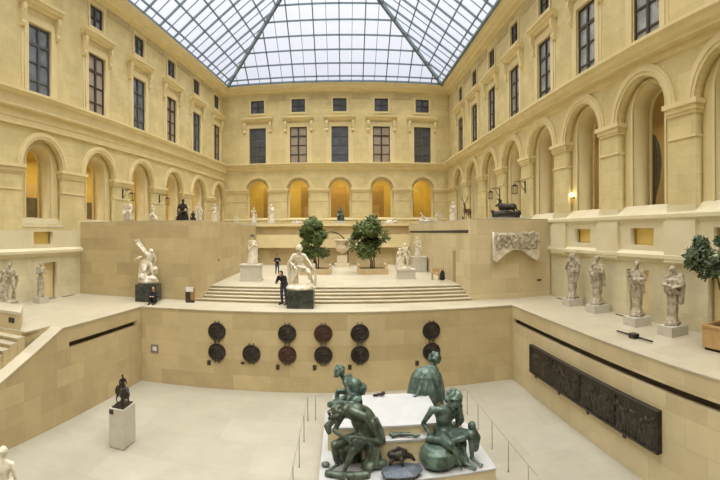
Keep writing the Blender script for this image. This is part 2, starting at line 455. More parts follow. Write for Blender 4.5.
entR = [(.7, 12.97), (-.62, 12.97), (-.62, 12.86), (-.5, 12.80), (-.44, 12.66), (-.3, 12.58), (-.3, 12.5), (-.06, 12.49), (-.06, 12.28), (-.1, 12.25), (0, 12.2), (.7, 12.2)]
entL = [(.7, 12.97), (-.55, 12.97), (-.55, 12.86), (-.42, 12.78), (-.3, 12.74), (-.26, 12.3), (-.34, 12.26), (-.34, 12.19), (-.1, 12.18), (-.1, 11.78), (-.06, 11.76), (-.06, 11.52), (-.14, 11.5), (-.14, 11.44), (.02, 11.43), (.7, 11.43)]
entF = [(.7, 12.97), (-.55, 12.97), (-.55, 12.87), (-.42, 12.8), (-.36, 12.66), (-.22, 12.6), (-.18, 12.45), (0, 12.3), (.7, 12.3)]
cR = [-(12.96+4.25*i) for i in range(-1, 7)]
cL = [16.25+4.74*i for i in range(-1, 6)]
cF = [-8.14+3.93*i for i in range(5)]
ordn = ['first', 'second', 'third', 'fourth', 'fifth', 'sixth', 'seventh', 'eighth']
nR = ['%s from the far corner' % ordn[7-i] for i in range(8)]
nL = ['%s from the far corner' % ordn[6-i] for i in range(7)]
nF = ['%s counting from the tall left wall' % ordn[i] for i in range(5)]
facade('right', FR, -43.1, 7, cR, 1.475, 1.86, .93, 10.5, 7.38, 5.5, True, entR, .22, nR, [False]*8, [(-13.98, -12.6), (-9.7, -8.4)], .4, 'pane_light')
facade('left', FL, -7, 42.0, cL, 1.45, 1.78, .9, 9.55, 7.2, 5.5, True, entL, .2, nL, [False, False, True, False, True, False, True], [(16.3, 17.3)], .3, 'pane_blue', .5)
facade('back', FF, -11.9, 10.4, cF, 1.1, 1.4, .95, 10.5, 7.8, 6.8, False, entF, .22, nF, [False, True, False, True, False], rv=.75)

# galleries behind the arches (lit rooms)
def gallery(side, F, u0, u1, z0, z1, m, lights, col, power, back=5.2, panels=()):
    b = MB().box((u0, back, z0-.2), (u1, back+.2, z1+.2)).box((u0-.2, 1.25, z0-.2), (u0, back+.2, z1+.2)).box((u1, 1.25, z0-.2), (u1+.2, back+.2, z1+.2))
    g = b.build('wall_gallery_%s' % side, m, M=F)
    tag(g, 'wall of the lit gallery behind the %s arcade' % side, 'wall', kind='structure')
    f = MB().box((u0, 1.2, z0-.25), (u1, back, z0-.02)).build('floor_gallery_%s' % side, M['galfloor'], M=F)
    tag(f, 'floor of the gallery behind the %s arcade' % side, 'floor', kind='structure')
    c = MB().box((u0, 1.2, z1), (u1, back, z1+.2)).build('ceiling_gallery_%s' % side, m, M=F)
    tag(c, 'ceiling of the gallery behind the %s arcade' % side, 'ceiling', kind='structure')
    for a, b_, zz0, zz1, n0, mm in panels:
        MB().box((a, n0, zz0), (b_, n0+.12, zz1)).build('wall_panel', mm, g)
    for i, u in enumerate(lights):
        ld = bpy.data.lights.new('gallery_lamp', 'AREA'); ld.shape = 'RECTANGLE'; ld.size = 2.2; ld.size_y = 1.2; ld.energy = power; ld.color = col
        lo = bpy.data.objects.new('gallery_lamp', ld); COL.objects.link(lo)
        lo.matrix_world = F @ Matrix.Translation((u, 3.1, z1-.08))
M['slate_panel'] = mat('dark_shop_panel', (.09,.085,.06), .4, col2=(.16,.14,.09), nscale=3)
gallery('back', FF, -11.3, 9.9, 7.8, 12.3, M['galwall'], cF, (1, .80, .42), 52, panels=[
    (cF[0]-.05, cF[0]+.9, 7.8, 11.0, 3.6, M['galwood']), (cF[1]-.1, cF[1]+1.0, 7.8, 11.1, 3.6, M['galwood']), (cF[1]+.35, cF[1]+1.3, 7.8, 9.0, 2.4, M['galwall2']),
    (cF[2]-1.0, cF[2]+.6, 7.8, 11.2, 4.4, M['galwood']), (cF[3]-.95, cF[3]+.5, 7.8, 11.2, 3.6, M['galwood']), (cF[3]-1.2, cF[3]-.1, 7.8, 9.1, 2.2, M['galwall2']), (cF[4]-.9, cF[4]-.3, 7.8, 11.2, 4.0, M['galwood'])])
gallery('left', FL, 8, 41.3, 7.2, 11.2, M['galwall'], cL[1:], (1, .82, .52), 60, panels=[(c+2.0, c+4.5, 7.2, 8.5, 3.2, M['slate_panel']) for c in cL[1:4]]+[(c+3.1, c+5.2, 8.5, 9.6, 4.9, M['galwall2']) for c in cL[1:4]])
gallery('right', FR, -42.4, -5, 7.38, 12.2, M['galwall2'], cR[1:7], (1, .86, .62), 20)

# ------------------------------------------------------------------ court floors and retaining walls
def S(o, label, cat): return tag(o, label, cat, kind='structure')
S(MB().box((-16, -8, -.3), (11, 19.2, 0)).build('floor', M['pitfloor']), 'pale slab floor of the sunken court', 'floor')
FP, FPR, FPL = frame(18.26, -2), frame(7.19, 90), frame(9.85, -85.9)
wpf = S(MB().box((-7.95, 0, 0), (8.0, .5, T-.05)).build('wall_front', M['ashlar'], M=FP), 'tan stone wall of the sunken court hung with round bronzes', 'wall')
# right retaining wall with its dark handrail groove
groove = [(-18.42, 2.47), (4, 2.47), (4, 2.70), (-18.42, 2.70)]
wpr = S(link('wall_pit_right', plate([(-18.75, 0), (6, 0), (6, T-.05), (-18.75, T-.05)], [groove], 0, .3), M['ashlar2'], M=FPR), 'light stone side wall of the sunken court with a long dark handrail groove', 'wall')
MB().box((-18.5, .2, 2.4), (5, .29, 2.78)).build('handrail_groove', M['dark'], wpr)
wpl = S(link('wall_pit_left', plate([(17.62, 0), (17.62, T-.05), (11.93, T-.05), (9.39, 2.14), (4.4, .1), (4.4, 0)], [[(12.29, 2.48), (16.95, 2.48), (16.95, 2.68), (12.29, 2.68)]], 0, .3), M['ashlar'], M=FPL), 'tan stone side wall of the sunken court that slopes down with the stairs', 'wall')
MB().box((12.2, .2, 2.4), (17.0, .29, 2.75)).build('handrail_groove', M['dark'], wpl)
cp = MB().add([(11.93, -.02, T-.05), (11.93, .5, T-.05), (11.93, .5, T), (11.93, -.02, T), (4.4, -.02, .1), (4.4, .5, .1), (4.4, .5, .15), (4.4, -.02, .15)],
              [(0,1,2,3),(7,6,5,4),(0,4,5,1),(1,5,6,2),(2,6,7,3),(3,7,4,0)])
cp.build('sloping_coping', M['floor'], wpl)
def plw(u, n): p = FPL @ V((u, n, 0)); return (p.x, p.y)
def lw(y, n=.1): return (-15.055+.0857*y-n, y)
# paved ledge (one level, three sides)
ledge = MB()
c1, c2 = FP @ V((-7.86, -.02, 0)), FP @ V((7.8, -.02, 0))
ledge.prism([(7.17, c2.y), (7.17, -7.5), (10.3, -7.5), (10.3, 20.9), (7.17, 20.9)], T-.05, T)
ledge.prism([(c1.x, c1.y), (7.17, c2.y), (7.17, 20.9), (c1.x, 20.9)], T-.05, T)
ledge.prism([plw(17.45, -.02), (c1.x, 20.9), lw(20.9), lw(11.3), plw(10.62, .5), plw(11.93, .5), plw(11.93, -.02)], T-.05, T)
S(ledge.build('floor_ledge', M['floor']), 'cream stone walkway around the sunken court', 'floor')
MB().prism([lw(11.3), lw(20), plw(17, .35), plw(12.5, .35), (-9.7, 11.3)], 0, T-.06).xf(FPL.inverted()).build('wall_core', M['ashlar'], wpl)
# stairs going down at the near left
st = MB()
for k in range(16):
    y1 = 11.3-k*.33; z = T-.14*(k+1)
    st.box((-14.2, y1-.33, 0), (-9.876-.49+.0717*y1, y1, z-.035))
stl = S(st.build('stairs_left', M['ashlar']), 'pale stone stairs running down beside the sloping wall', 'stairs')  # tan bodies under pale treads: riser shade put into the colour
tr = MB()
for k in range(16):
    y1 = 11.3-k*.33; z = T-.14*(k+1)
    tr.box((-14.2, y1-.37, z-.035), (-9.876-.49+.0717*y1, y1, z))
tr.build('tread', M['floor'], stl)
# stair terrace
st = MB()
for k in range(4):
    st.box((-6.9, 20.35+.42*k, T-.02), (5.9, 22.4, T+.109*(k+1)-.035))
stt = S(st.build('stairs_terrace', M['ashlar']), 'wide flight of low stone steps up to the tree terrace', 'stairs')  # darker tan bodies paint in the shade of the risers
S(MB().box((-7.3, 22.03, T-.02), (5.9, 37.2, TE)).build('floor_terrace', M['floor']), 'cream stone floor of the tree terrace', 'floor')
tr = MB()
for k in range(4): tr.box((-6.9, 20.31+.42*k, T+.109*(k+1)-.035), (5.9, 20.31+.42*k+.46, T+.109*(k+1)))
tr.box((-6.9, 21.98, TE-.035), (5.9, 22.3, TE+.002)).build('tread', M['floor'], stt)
# flanking podiums
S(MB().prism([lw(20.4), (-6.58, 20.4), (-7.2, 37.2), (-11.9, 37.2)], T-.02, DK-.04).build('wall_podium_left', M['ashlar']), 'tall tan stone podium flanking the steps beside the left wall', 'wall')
sl = MB()
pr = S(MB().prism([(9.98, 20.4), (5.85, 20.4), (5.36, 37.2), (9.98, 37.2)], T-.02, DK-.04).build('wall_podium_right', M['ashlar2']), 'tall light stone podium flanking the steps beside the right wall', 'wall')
def pside(y): return 5.85-.49*(y-20.4)/16.8
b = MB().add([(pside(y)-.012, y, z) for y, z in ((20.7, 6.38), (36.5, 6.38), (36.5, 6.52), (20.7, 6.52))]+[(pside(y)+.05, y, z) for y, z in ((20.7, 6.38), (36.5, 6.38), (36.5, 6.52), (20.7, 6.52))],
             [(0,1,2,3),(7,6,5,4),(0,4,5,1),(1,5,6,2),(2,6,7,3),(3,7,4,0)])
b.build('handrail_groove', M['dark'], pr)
# back wall of the terrace with a projecting carved band
wb = S(MB().box((-11.5, 37.0, T), (9.9, 42.6, 6.28)).box((-11.5, 37.25, 6.28), (9.9, 42.6, DK-.04)).build('wall_terrace_back', M['ashlar']), 'stone wall behind the trees below the back arcade', 'wall')
MB().box((-7.15, 36.55, 5.2), (5.4, 37.05, 6.25)).build('carved_band', M['trim'], wb)
MB().box((-7.15, 37.0, 6.95), (5.4, 37.3, 7.16)).build('parapet_coping', M['trim'], wb)
dk = MB().prism([lw(20.4), (-6.58, 20.4), (-7.2, 37.2), (5.36, 37.2), (5.85, 20.4), (10, 20.4), (10, 42.7), (-11.4, 42.7)], DK-.04, DK)
S(dk.build('floor_upper', M['floor']), 'stone floor of the upper terrace in front of the arcades', 'floor')
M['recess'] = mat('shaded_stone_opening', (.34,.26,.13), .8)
# narrow opening in the right podium flank: flat panel, shade put into its colour
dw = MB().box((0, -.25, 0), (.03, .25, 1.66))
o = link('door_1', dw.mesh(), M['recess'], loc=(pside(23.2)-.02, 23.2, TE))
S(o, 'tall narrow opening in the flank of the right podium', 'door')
# wall closing the court behind the viewer, and the gallery the viewer stands on
S(MB().box((-17, -8.4, 0), (11, -8, 20.5)).build('wall_near', M['wall']), 'stone wall closing the near end of the court', 'wall')
S(MB().box((-16, -8, 4.6), (11, .9, 4.85)).build('floor_near', M['floor']), 'stone floor of the near gallery', 'floor')

# ------------------------------------------------------------------ glass roof
ZB, SL = 20.5, .68
def dL(x, y): return (x+14.56-.0857*y)/1.0037
dists = [lambda x, y: 42.2-y, dL, lambda x, y: 9.36-x, lambda x, y: y+8]
BL, BR, FRc, FLc = V((-10.945, 42.2, ZB)), V((9.36, 42.2, ZB)), V((9.36, -8, ZB)), V((-15.245, -8, ZB))
def apex(s, back): 
    x = 9.36-s; y = 42.2-s if back else -8+s
    return V((x, y, ZB+SL*s))
AB, AF = apex(10.59, True), apex(11.78, False)
roof = empty('ceiling', (0, 0, 0), label='hipped glass roof on blue grey steel bars over the court', cat='glass roof', kind='structure')
for nm, q in (('back', (BL, BR, AB)), ('left', (FLc, BL, AB, AF)), ('right', (BR, FRc, AF, AB)), ('near', (FRc, FLc, AF))):
    MB().add(q, [tuple(range(len(q)))]).build('glass_slope', M['skyglass'], roof, fix=False)
def dirs(i):
    return [(BL, BR, V((0, -1, SL))), (FLc, BL, V((.99634, -.0854, SL))), (BR, FRc, V((-1, 0, SL))), (FRc, FLc, V((0, 1, SL)))][i]
for i in range(4):
    A_, B_, dn = dirs(i)
    L_ = (B_-A_).length; ud = (B_-A_)/L_
    bars, mains = MB(), MB()
    n = round(L_/1.08)
    def smax(p):
        s = 0
        while s < 13:
            q = p+dn*s
            if min(dists[j](q.x, q.y) for j in range(4) if j != i) < s-.02: break
            s += .1
        return s
    for k in range(1, n):
        p = A_+ud*(L_*k/n)
        s = smax(p)
        if s < .15: continue
        up = dn.cross(ud)
        if k % 2 == 0: mains.bar(p-V((0,0,.1)), p+dn*s-V((0,0,.1)), .085, .15)
        else: bars.bar(p-V((0,0,.02)), p+dn*s-V((0,0,.02)), .04, .07)
    for k in range(11):
        s = .5+1.13*k if k else .5
        # purlin clipped by the hips
        ts = [t for t in [L_*j/400 for j in range(401)] if min(dists[j2]((A_+ud*t+dn*s).x, (A_+ud*t+dn*s).y) for j2 in range(4) if j2 != i) >= s-.05]
        if len(ts) > 2: (mains if k % 3 == 0 else bars).bar(A_+ud*ts[0]+dn*s-V((0,0,.06)), A_+ud*ts[-1]+dn*s-V((0,0,.06)), .07, .13)
    mains.build('rafter_frame', M['glazbar'], roof)
    bars.build('glazing_bars', M['glazbar'], roof)
for p, q in ((BL, AB), (BR, AB), (FRc, AF), (FLc, AF), (AB, AF)):
    MB().bar(p-V((0,0,.12)), q-V((0,0,.12)), .2, .3).build('hip_beam' if q is not AF or p is not AB else 'ridge_beam', M['glazbar'], roof)
g = MB()
for p, q in ((BL, BR), (BR, FRc), (FLc, BL)): g.bar(p+V((0,0,-.05)), q+V((0,0,-.05)), .22, .2)
g.build('gutter', M['glazbar'], roof)
# ------------------------------------------------------------------ figures
def J0(**kw):
    """joints of a 1.8 m standing figure that faces -y"""
    j = dict(head=(0, -.02, 1.66), neck=(0, 0, 1.50), chest=(0, 0, 1.30), pelvis=(0, 0, .97),
             sL=(.19, 0, 1.43), eL=(.26, .02, 1.14), hL=(.27, -.06, .88), sR=(-.19, 0, 1.43), eR=(-.26, .02, 1.14), hR=(-.27, -.06, .88),
             pL=(.1, 0, .93), kL=(.12, -.04, .50), aL=(.13, .02, .08), tL=(.15, -.15, .035),
             pR=(-.1, 0, .93), kR=(-.12, -.04, .50), aR=(-.13, .02, .08), tR=(-.15, -.15, .035), face=(0, -1, 0))
    j.update(kw)
    return {k: V(p) for k, p in j.items()}

def align(z, fwd=None):
    z = V(z).normalized(); y = V(fwd or (0, 1, 0)); y = (y-z*y.dot(z))
    if y.length < .01: y = V((1, 0, 0))
    y.normalize(); x = y.cross(z)
    return Matrix((x, y, z)).transposed()

def head(mb, c, face, up, k=1.0, hair='short', beard=False):
    c, f, u = V(c), V(face).normalized(), V(up).normalized()
    u = (u-f*u.dot(f)).normalized(); r = f.cross(u)
    rot = Matrix((r, f, u)).transposed()
    P = lambda x, y, z: c+(r*x+f*y+u*z)*k
    mb.ell(P(0, 0, .015), (.078*k, .098*k, .105*k), rot)
    mb.ell(P(0, .03, -.06), (.055*k, .062*k, .065*k), rot)
    mb.cap(P(0, .088, .035), P(0, .118, -.02), .012*k, .019*k)              # nose
    mb.cap(P(-.045, .083, .045), P(.045, .083, .045), .017*k)                # brow
    mb.cap(P(-.022, .088, -.062), P(.022, .088, -.062), .013*k)              # mouth
    mb.ell(P(0, .082, -.1), .026*k)                                          # chin
    for s in (-1, 1): mb.ell(P(s*.08, 0, 0), (.014*k, .024*k, .034*k), rot, 6, 5)
    if hair:
        mb.ell(P(0, -.025, .04), (.09*k, .1*k, .1*k), rot)
        if hair == 'curls':
            rnd = random.Random(5)
            for i in range(34):
                a, b = rnd.uniform(.9, 5.4), rnd.uniform(-.6, 1.3)
                a -= 0
                mb.ell(P(math.sin(a)*.1*math.cos(b), math.cos(a)*.1*math.cos(b)-.01, .03+.1*math.sin(b)), .034*k, None, 6, 5)
        if hair == 'long':
            for s in (-1, 1): mb.chain([P(s*.07, -.04, .04), P(s*.09, -.03, -.08), P(s*.08, -.02, -.2)], [.05*k, .045*k, .03*k])
        if hair == 'bun': mb.ell(P(0, -.13, .05), .05*k)
    if beard:
        mb.ell(P(0, .075, -.13), (.05*k, .05*k, .08*k), rot)

def hand(mb, w, h, k=1.0, curl=.5, side=1):
    """palm, four fingers of different lengths and a thumb, growing on from the forearm w->h"""
    w, h = V(w), V(h); d = (h-w).normalized()
    a = d.cross(V((0, 0, 1)))
    if a.length < .1: a = V((1, 0, 0))
    a.normalize(); n = a.cross(d)*-1
    mb.ell(h+d*.045*k, (.042*k, .02*k, .055*k), align(d, n))
    for i, (o, l) in enumerate(((-.03, .062), (-.01, .075), (.01, .07), (.03, .055))):
        b = h+d*.09*k+a*o*k
        m = b+d*l*.6*k+n*curl*.02*k
        mb.chain([b, m, m+(d*(1-curl)+n*curl).normalized()*l*.6*k], [.0115*k, .0105*k, .009*k])
    t = h+d*.03*k+a*side*.04*k
    mb.chain([t, t+(d*.6+a*side*.6+n*.3).normalized()*.04*k, t+(d*.9+a*side*.3+n*.5).normalized()*.075*k], [.014*k, .012*k, .01*k])

def man(mb, j, k=1.0, hair='short', beard=False, legs=True, fem=False, hands=True, arms=(True, True), nohead=False, hk=1.0):
    up = (j['neck']-j['pelvis']).normalized()
    sh = (j['sL']-j['sR']).normalized()
    fw = sh.cross(up)
    rot = align(up, fw)
    w = .9 if fem else 1
    mb.ell(j['chest'], (.165*k*w, .115*k, .19*k), rot)
    mb.ell(j['chest']*.5+j['pelvis']*.5, (.135*k*w, .1*k, .2*k), rot)
    mb.ell(j['pelvis'], (.16*k, .12*k, .14*k), rot)
    mb.cap(j['chest']+up*.08*k, j['neck'], .1*k, .06*k)
    for s in ('L', 'R'):
        mb.cap(j['neck']-up*.05*k, j['s'+s], .07*k, .072*k*w)
        mb.ell(j['chest']*.55+j['s'+s]*.45-fw*.06*k, (.075*k, .05*k, .065*k), rot)
    if not nohead:
        mb.cap(j['neck']-up*.03, j['head']-(j['head']-j['neck']).normalized()*.03, .058*k*w, .052*k*w)
        head(mb, j['head'], j['face'], (j['head']-j['neck'])*.6+up*.4, k*hk, hair, beard)
    for i, s in enumerate(('L', 'R')):
        if arms[i]:
            mb.chain([j['s'+s], (j['s'+s]*.55+j['e'+s]*.45), j['e'+s]], [.062*k*w, .057*k*w, .043*k*w])
            mb.chain([j['e'+s], (j['e'+s]*.7+j['h'+s]*.3), j['h'+s]], [.043*k*w, .046*k*w, .028*k*w])
            if hands: hand(mb, j['e'+s], j['h'+s], k, .55, -1 if s == 'L' else 1)
            else: mb.ell(j['h'+s], .04*k)
        if legs:
            mb.chain([j['p'+s], (j['p'+s]*.6+j['k'+s]*.4), j['k'+s]], [.1*k, .09*k, .058*k])
            mb.chain([j['k'+s], (j['k'+s]*.65+j['a'+s]*.35), j['a'+s]], [.056*k, .06*k, .036*k])
            h = (j['t'+s]-j['a'+s])
            mb.cap(j['a'+s]+V((0, 0, -.01))-h*.15, j['t'+s], .038*k, .024*k)
            q = h.cross(V((0, 0, 1)))
            q = q.normalized() if q.length > .01 else V((1, 0, 0))
            for t in range(5): mb.cap(j['t'+s]+q*(t-2)*.016*k, j['t'+s]+q*(t-2)*.019*k+h.normalized()*(.045-.004*abs(t-1))*k, .013*k, .01*k)

def robe(mb, z0, z1, r0, r1, c=(0, 0, 0), k=11, amp=.1, sx=1, sy=.75, n=44, mid=None):
    pr = [(r0, z0), ((r0*.6+r1*.4)*(mid or 1), z0+(z1-z0)*.4), (r1*.95+r0*.05, z0+(z1-z0)*.8), (r1, z1)]
    mb.lathe(pr, n, c, k, amp, sx, sy)

def sash(mb, pts, r=.045):
    """a twisted fold of cloth"""
    mb.chain(pts, [r]*len(pts))
    off = V((.02, -.03, .03))
    mb.chain([V(p)+off for p in pts], [r*.7]*len(pts))

def statue(name, loc, rz, scale, build, label, cat='statue', m='marble', voxel=.028, group=None, plinth=None, seed=1, amp=.006, extra=None, pm=None, rough_it=2):
    """build(mb) draws the figure on z=0; an optional own base slab (w,d,h)"""
    root = empty(name, loc, rz, label, cat, group)
    root.scale = (scale,)*3
    mb = MB(); build(mb)
    base = plinth[2] if plinth else 0
    me = sculpt(mb, voxel, amp, 9, rough_it, seed)
    for v in me.vertices:
        if v.co.z < .004: v.co.z = .004
    if base: me.transform(Matrix.Translation((0, 0, base-.015)))
    link('figure', me, M[m], root)
    if plinth:
        b = MB().box((-plinth[0]/2, -plinth[1]/2, 0), (plinth[0]/2, plinth[1]/2, base))
        b.build('base', M[pm or m], root)
    if extra: extra(root, base)
    return root

def pedestal(name, loc, rz, w, d, h, label, m='plinth', cat='pedestal', steps=True, group=None):
    root = empty(name, loc, rz, label, cat, group)
    s = min(.09, h*.14)
    MB().box((-w/2, -d/2, s if steps else 0), (w/2, d/2, h-(s if steps else 0))).build('die', M[m], root)
    if steps:
        MB().box((-w/2-.05, -d/2-.05, 0), (w/2+.05, d/2+.05, s)).build('foot', M[m], root)
        MB().box((-w/2-.04, -d/2-.04, h-s), (w/2+.04, d/2+.04, h)).build('cap', M[m], root)
    return root

# ---- poses
def nude_stand(mb):
    j = J0(kL=(.15, -.1, .5), aL=(.18, .06, .08), tL=(.22, -.1, .035), hL=(.2, -.2, 1.15), eL=(.33, 0, 1.16), hR=(-.3, -.05, .86), face=(.3, -1, -.1))
    man(mb, j)
    mb.cap((-.28, .1, .0), (-.26, .08, .75), .09, .06)
    sash(mb, [(-.27, .05, .9), (-.28, .1, .6), (-.3, .1, .2)], .05)
def robed(mb):
    j = J0(hL=(.05, -.22, 1.2), eL=(.26, -.06, 1.15), hR=(-.22, -.2, .98), face=(-.3, -1, 0))
    man(mb, j, legs=False, fem=True, hair='bun')
    robe(mb, .0, 1.05, .33, .2, k=10, amp=.11)
    sash(mb, [(.2, .02, 1.42), (.05, -.14, 1.2), (-.15, -.14, 1.0), (-.24, -.02, .9)], .05)
    sash(mb, [(.26, .0, 1.12), (.3, -.02, .8), (.3, 0, .45)], .05)
def half_robed(mb):
    j = J0(sR=(-.19, -.02, 1.44), eR=(-.3, -.1, 1.2), hR=(-.1, -.2, 1.25), eL=(.3, .0, 1.17), hL=(.33, -.1, .92), kL=(.1, -.14, .5), face=(.4, -1, -.2), head=(.03, -.04, 1.66))
    man(mb, j, fem=True, hair='bun')
    robe(mb, .0, .98, .27, .2, k=9, amp=.12)
    sash(mb, [(-.2, -.08, .98), (0, -.18, .95), (.2, -.05, .9), (.33, -.06, .9), (.36, 0, .5)], .055)
def arm_up(mb):
    j = J0(eR=(-.34, -.02, 1.62), hR=(-.3, -.05, 1.9), sR=(-.18, 0, 1.46), kL=(.16, -.12, .5), aL=(.2, .1, .08), tL=(.24, -.06, .035), hL=(.35, -.12, 1.0), face=(-.4, -1, .2))
    man(mb, j)
    mb.chain([(.3, .1, 0), (.26, .1, .5), (.2, .06, .85)], [.12, .08, .05])
    sash(mb, [(.2, .05, 1.3), (.33, .05, 1.0), (.33, .06, .6), (.3, .08, .2)], .06)
def seated(mb):
    j = J0(pelvis=(0, .1, .52), chest=(.02, .04, .85), neck=(.03, .0, 1.05), head=(.05, -.05, 1.2), sL=(.21, .0, .98), sR=(-.17, .02, .99),
           eL=(.28, -.1, .72), hL=(.16, -.3, .6), eR=(-.28, .05, .72), hR=(-.3, -.15, .5), pL=(.1, .08, .5), kL=(.16, -.34, .55), aL=(.15, -.36, .1), tL=(.16, -.52, .04),
           pR=(-.1, .08, .5), kR=(-.18, -.32, .48), aR=(-.2, -.2, .08), tR=(-.23, -.36, .04), face=(.2, -1, -.3))
    man(mb, j)
    mb.ell((0, .16, .2), (.36, .28, .3))
    sash(mb, [(-.22, .1, .55), (-.1, -.2, .56), (.2, -.25, .6), (.3, .05, .4), (.34, .1, .1)], .06)
def reclining(mb):
    j = J0(pelvis=(0, 0, .24), chest=(-.3, .02, .45), neck=(-.45, .0, .62), head=(-.52, -.04, .77), sL=(-.4, -.16, .56), sR=(-.42, .18, .58),
           eL=(-.5, -.25, .3), hL=(-.3, -.3, .12), eR=(-.62, .22, .36), hR=(-.66, .1, .12), pL=(.05, -.08, .2), kL=(.4, -.16, .36), aL=(.66, -.16, .1), tL=(.82, -.16, .06),
           pR=(.05, .1, .2), kR=(.45, .08, .2), aR=(.8, .05, .08), tR=(.96, .03, .08), face=(-.3, -1, .1))
    man(mb, j)
    mb.ell((0, 0, .06), (.75, .3, .1)); mb.ell((-.5, .1, .14), (.25, .22, .18))
    sash(mb, [(.0, -.1, .3), (.3, -.2, .28), (.5, -.2, .12)], .07)
def group_pair(mb):
    j = J0(kL=(.2, -.12, .5), aL=(.26, .05, .08), tL=(.3, -.1, .04), eR=(-.36, -.1, 1.3), hR=(-.45, -.2, 1.1), hL=(.3, -.2, 1.2), face=(-.5, -1, -.2))
    man(mb, j)
    j = {k: (p*.82+V((-.34, -.1, 0)) if k != 'face' else V((.8, -.6, .2))) for k, p in J0(eL=(.3, -.1, 1.4), hL=(.35, -.1, 1.6), kR=(-.2, -.2, .5)).items()}
    man(mb, j, fem=True, hair='bun', k=.86)
    robe(mb, 0, .75, .3, .2, c=(-.34, -.06, 0), k=8, amp=.14)
    mb.ell((-.1, .05, .05), (.5, .35, .12))
    sash(mb, [(.2, .05, 1.3), (.34, .05, 1.0), (.2, .1, .5), (.1, .12, .1)], .07)
def quadruped(mb, L=1.0, H=.85, body=.2, neck=(-.75, 0, 1.15), headp=(-.98, 0, 1.1), leg=.05, lift=False, tail=True, c=(0, 0, 0)):
    """an animal facing -x, withers at height H"""
    c = V(c); P = lambda x, y, z: c+V((x*L, y, z*H))
    mb.chain([P(-.42, 0, .82), P(0, 0, .80), P(.42, 0, .84)], [body*1.08, body*.95, body])
    mb.chain([P(-.5, 0, .92), P((-.5+neck[0])/2-.02, 0, .92+(neck[2]-.92)*.55), P(*neck)], [body*.75, body*.52, body*.42])
    mb.chain([P(*neck), P(headp[0], 0, headp[2])], [body*.45, body*.24])
    for s in (-1, 1): mb.cap(P(neck[0]+.03, s*.05, neck[2]+.08), P(neck[0]+.02, s*.07, neck[2]+.18), .025, .012)
    for s in (-1, 1):
        o = -.12 if (lift and s < 0) else 0
        y = s*body*.55
        mb.chain([P(-.42, y, .7), P(-.42+o, y, .4+abs(o)), P(-.42+o*.4, y, 0.05+abs(o)*1.3), P(-.48+o*.4, y, .02+abs(o)*1.3)], [leg*1.9, leg, leg*.75, leg])
        mb.chain([P(.42, y, .75), P(.34, y, .47), P(.52, y, .3), P(.46, y, .05), P(.4, y, .02)], [leg*2.6, leg*1.5, leg*.9, leg*.75, leg])
    if tail: mb.chain([P(.52, 0, .86), P(.64, 0, .7), P(.66, 0, .35)], [leg*.8, leg, leg*.6])
# ------------------------------------------------------------------ things on the walkway
# four terms along the right wall
def term(kind):
    def f(mb):
        mb.frustum(.0, .46, .42, .1, .46, .42); mb.frustum(.1, .38, .34, .2, .34, .3)
        mb.frustum(.2, .29, .25, 1.12, .36, .3)
        j = J0()
        up = V((0, 0, .12))
        j = {k: (p+up if k != 'face' else p) for k, p in j.items()}
        if kind == 0: j['eR'], j['hR'], j['eL'], j['hL'], j['face'] = V((-.3, -.1, 1.28)), V((-.12, -.2, 1.5)), V((.34, -.04, 1.5)), V((.2, -.12, 1.72)), V((-.6, -1, 0))
        if kind == 1: j['eR'], j['hR'], j['eL'], j['hL'], j['face'] = V((-.3, -.05, 1.25)), V((-.1, -.22, 1.2)), V((.3, -.06, 1.25)), V((.14, -.22, 1.32)), V((-.3, -1, 0))
        if kind == 2: j['eR'], j['hR'], j['eL'], j['hL'], j['face'] = V((-.32, -.04, 1.35)), V((-.2, -.2, 1.5)), V((.33, .0, 1.28)), V((.12, -.2, 1.3)), V((.3, -1, .1))
        if kind == 3: j['eR'], j['hR'], j['eL'], j['hL'], j['face'] = V((-.3, -.12, 1.3)), V((-.05, -.26, 1.3)), V((.34, -.1, 1.28)), V((.08, -.26, 1.22)), V((-.7, -1, -.3))
        man(mb, j, 1.05, hair='long' if kind in (0, 3) else 'short', beard=kind in (1, 3), legs=False)
        robe(mb, 1.0, 1.3, .22, .25, k=7, amp=.16, sy=.8)
        if kind == 0:
            mb.ell((.0, .02, 1.86), (.15, .14, .09)); sash(mb, [(.2, 0, 1.7), (.36, .02, 1.5), (.3, .05, 1.15), (.2, .0, .75)], .06)
            robe(mb, .78, 1.2, .15, .24, c=(.08, -.03, 0), k=6, amp=.2, sx=.8)
        if kind == 1:
            sash(mb, [(.22, .0, 1.55), (.3, .0, 1.2), (.3, .02, .8)], .07); sash(mb, [(-.25, -.05, 1.3), (-.2, -.1, .9)], .08)
            mb.ell((0, 0, 1.86), (.12, .12, .07))
        if kind == 2:
            robe(mb, .86, 1.34, .21, .27, c=(-.03, -.02, 0), k=8, amp=.16); sash(mb, [(.25, -.05, 1.2), (.27, -.02, .85)], .06)
            sash(mb, [(-.24, 0, 1.5), (0, -.17, 1.25), (.22, -.1, 1.1)], .06)
        if kind == 3:
            robe(mb, 1.02, 1.5, .29, .26, k=9, amp=.12, sx=.95); sash(mb, [(.28, .02, 1.6), (.36, .0, 1.3), (.32, 0, .9), (.3, .0, .75)], .09)
            sash(mb, [(-.2, -.05, 1.35), (0, -.2, 1.2), (.24, -.1, 1.05)], .07)
    return f
tl = ['weathered stone herm with a raised arm and head cloth, nearest the podium', 'weathered stone bearded herm with folded arms, second from the podium',
      'weathered stone herm in draped cloth standing beside the shallow wall recess', 'weathered stone herm of a cloaked bearded man reading, nearest the potted tree']
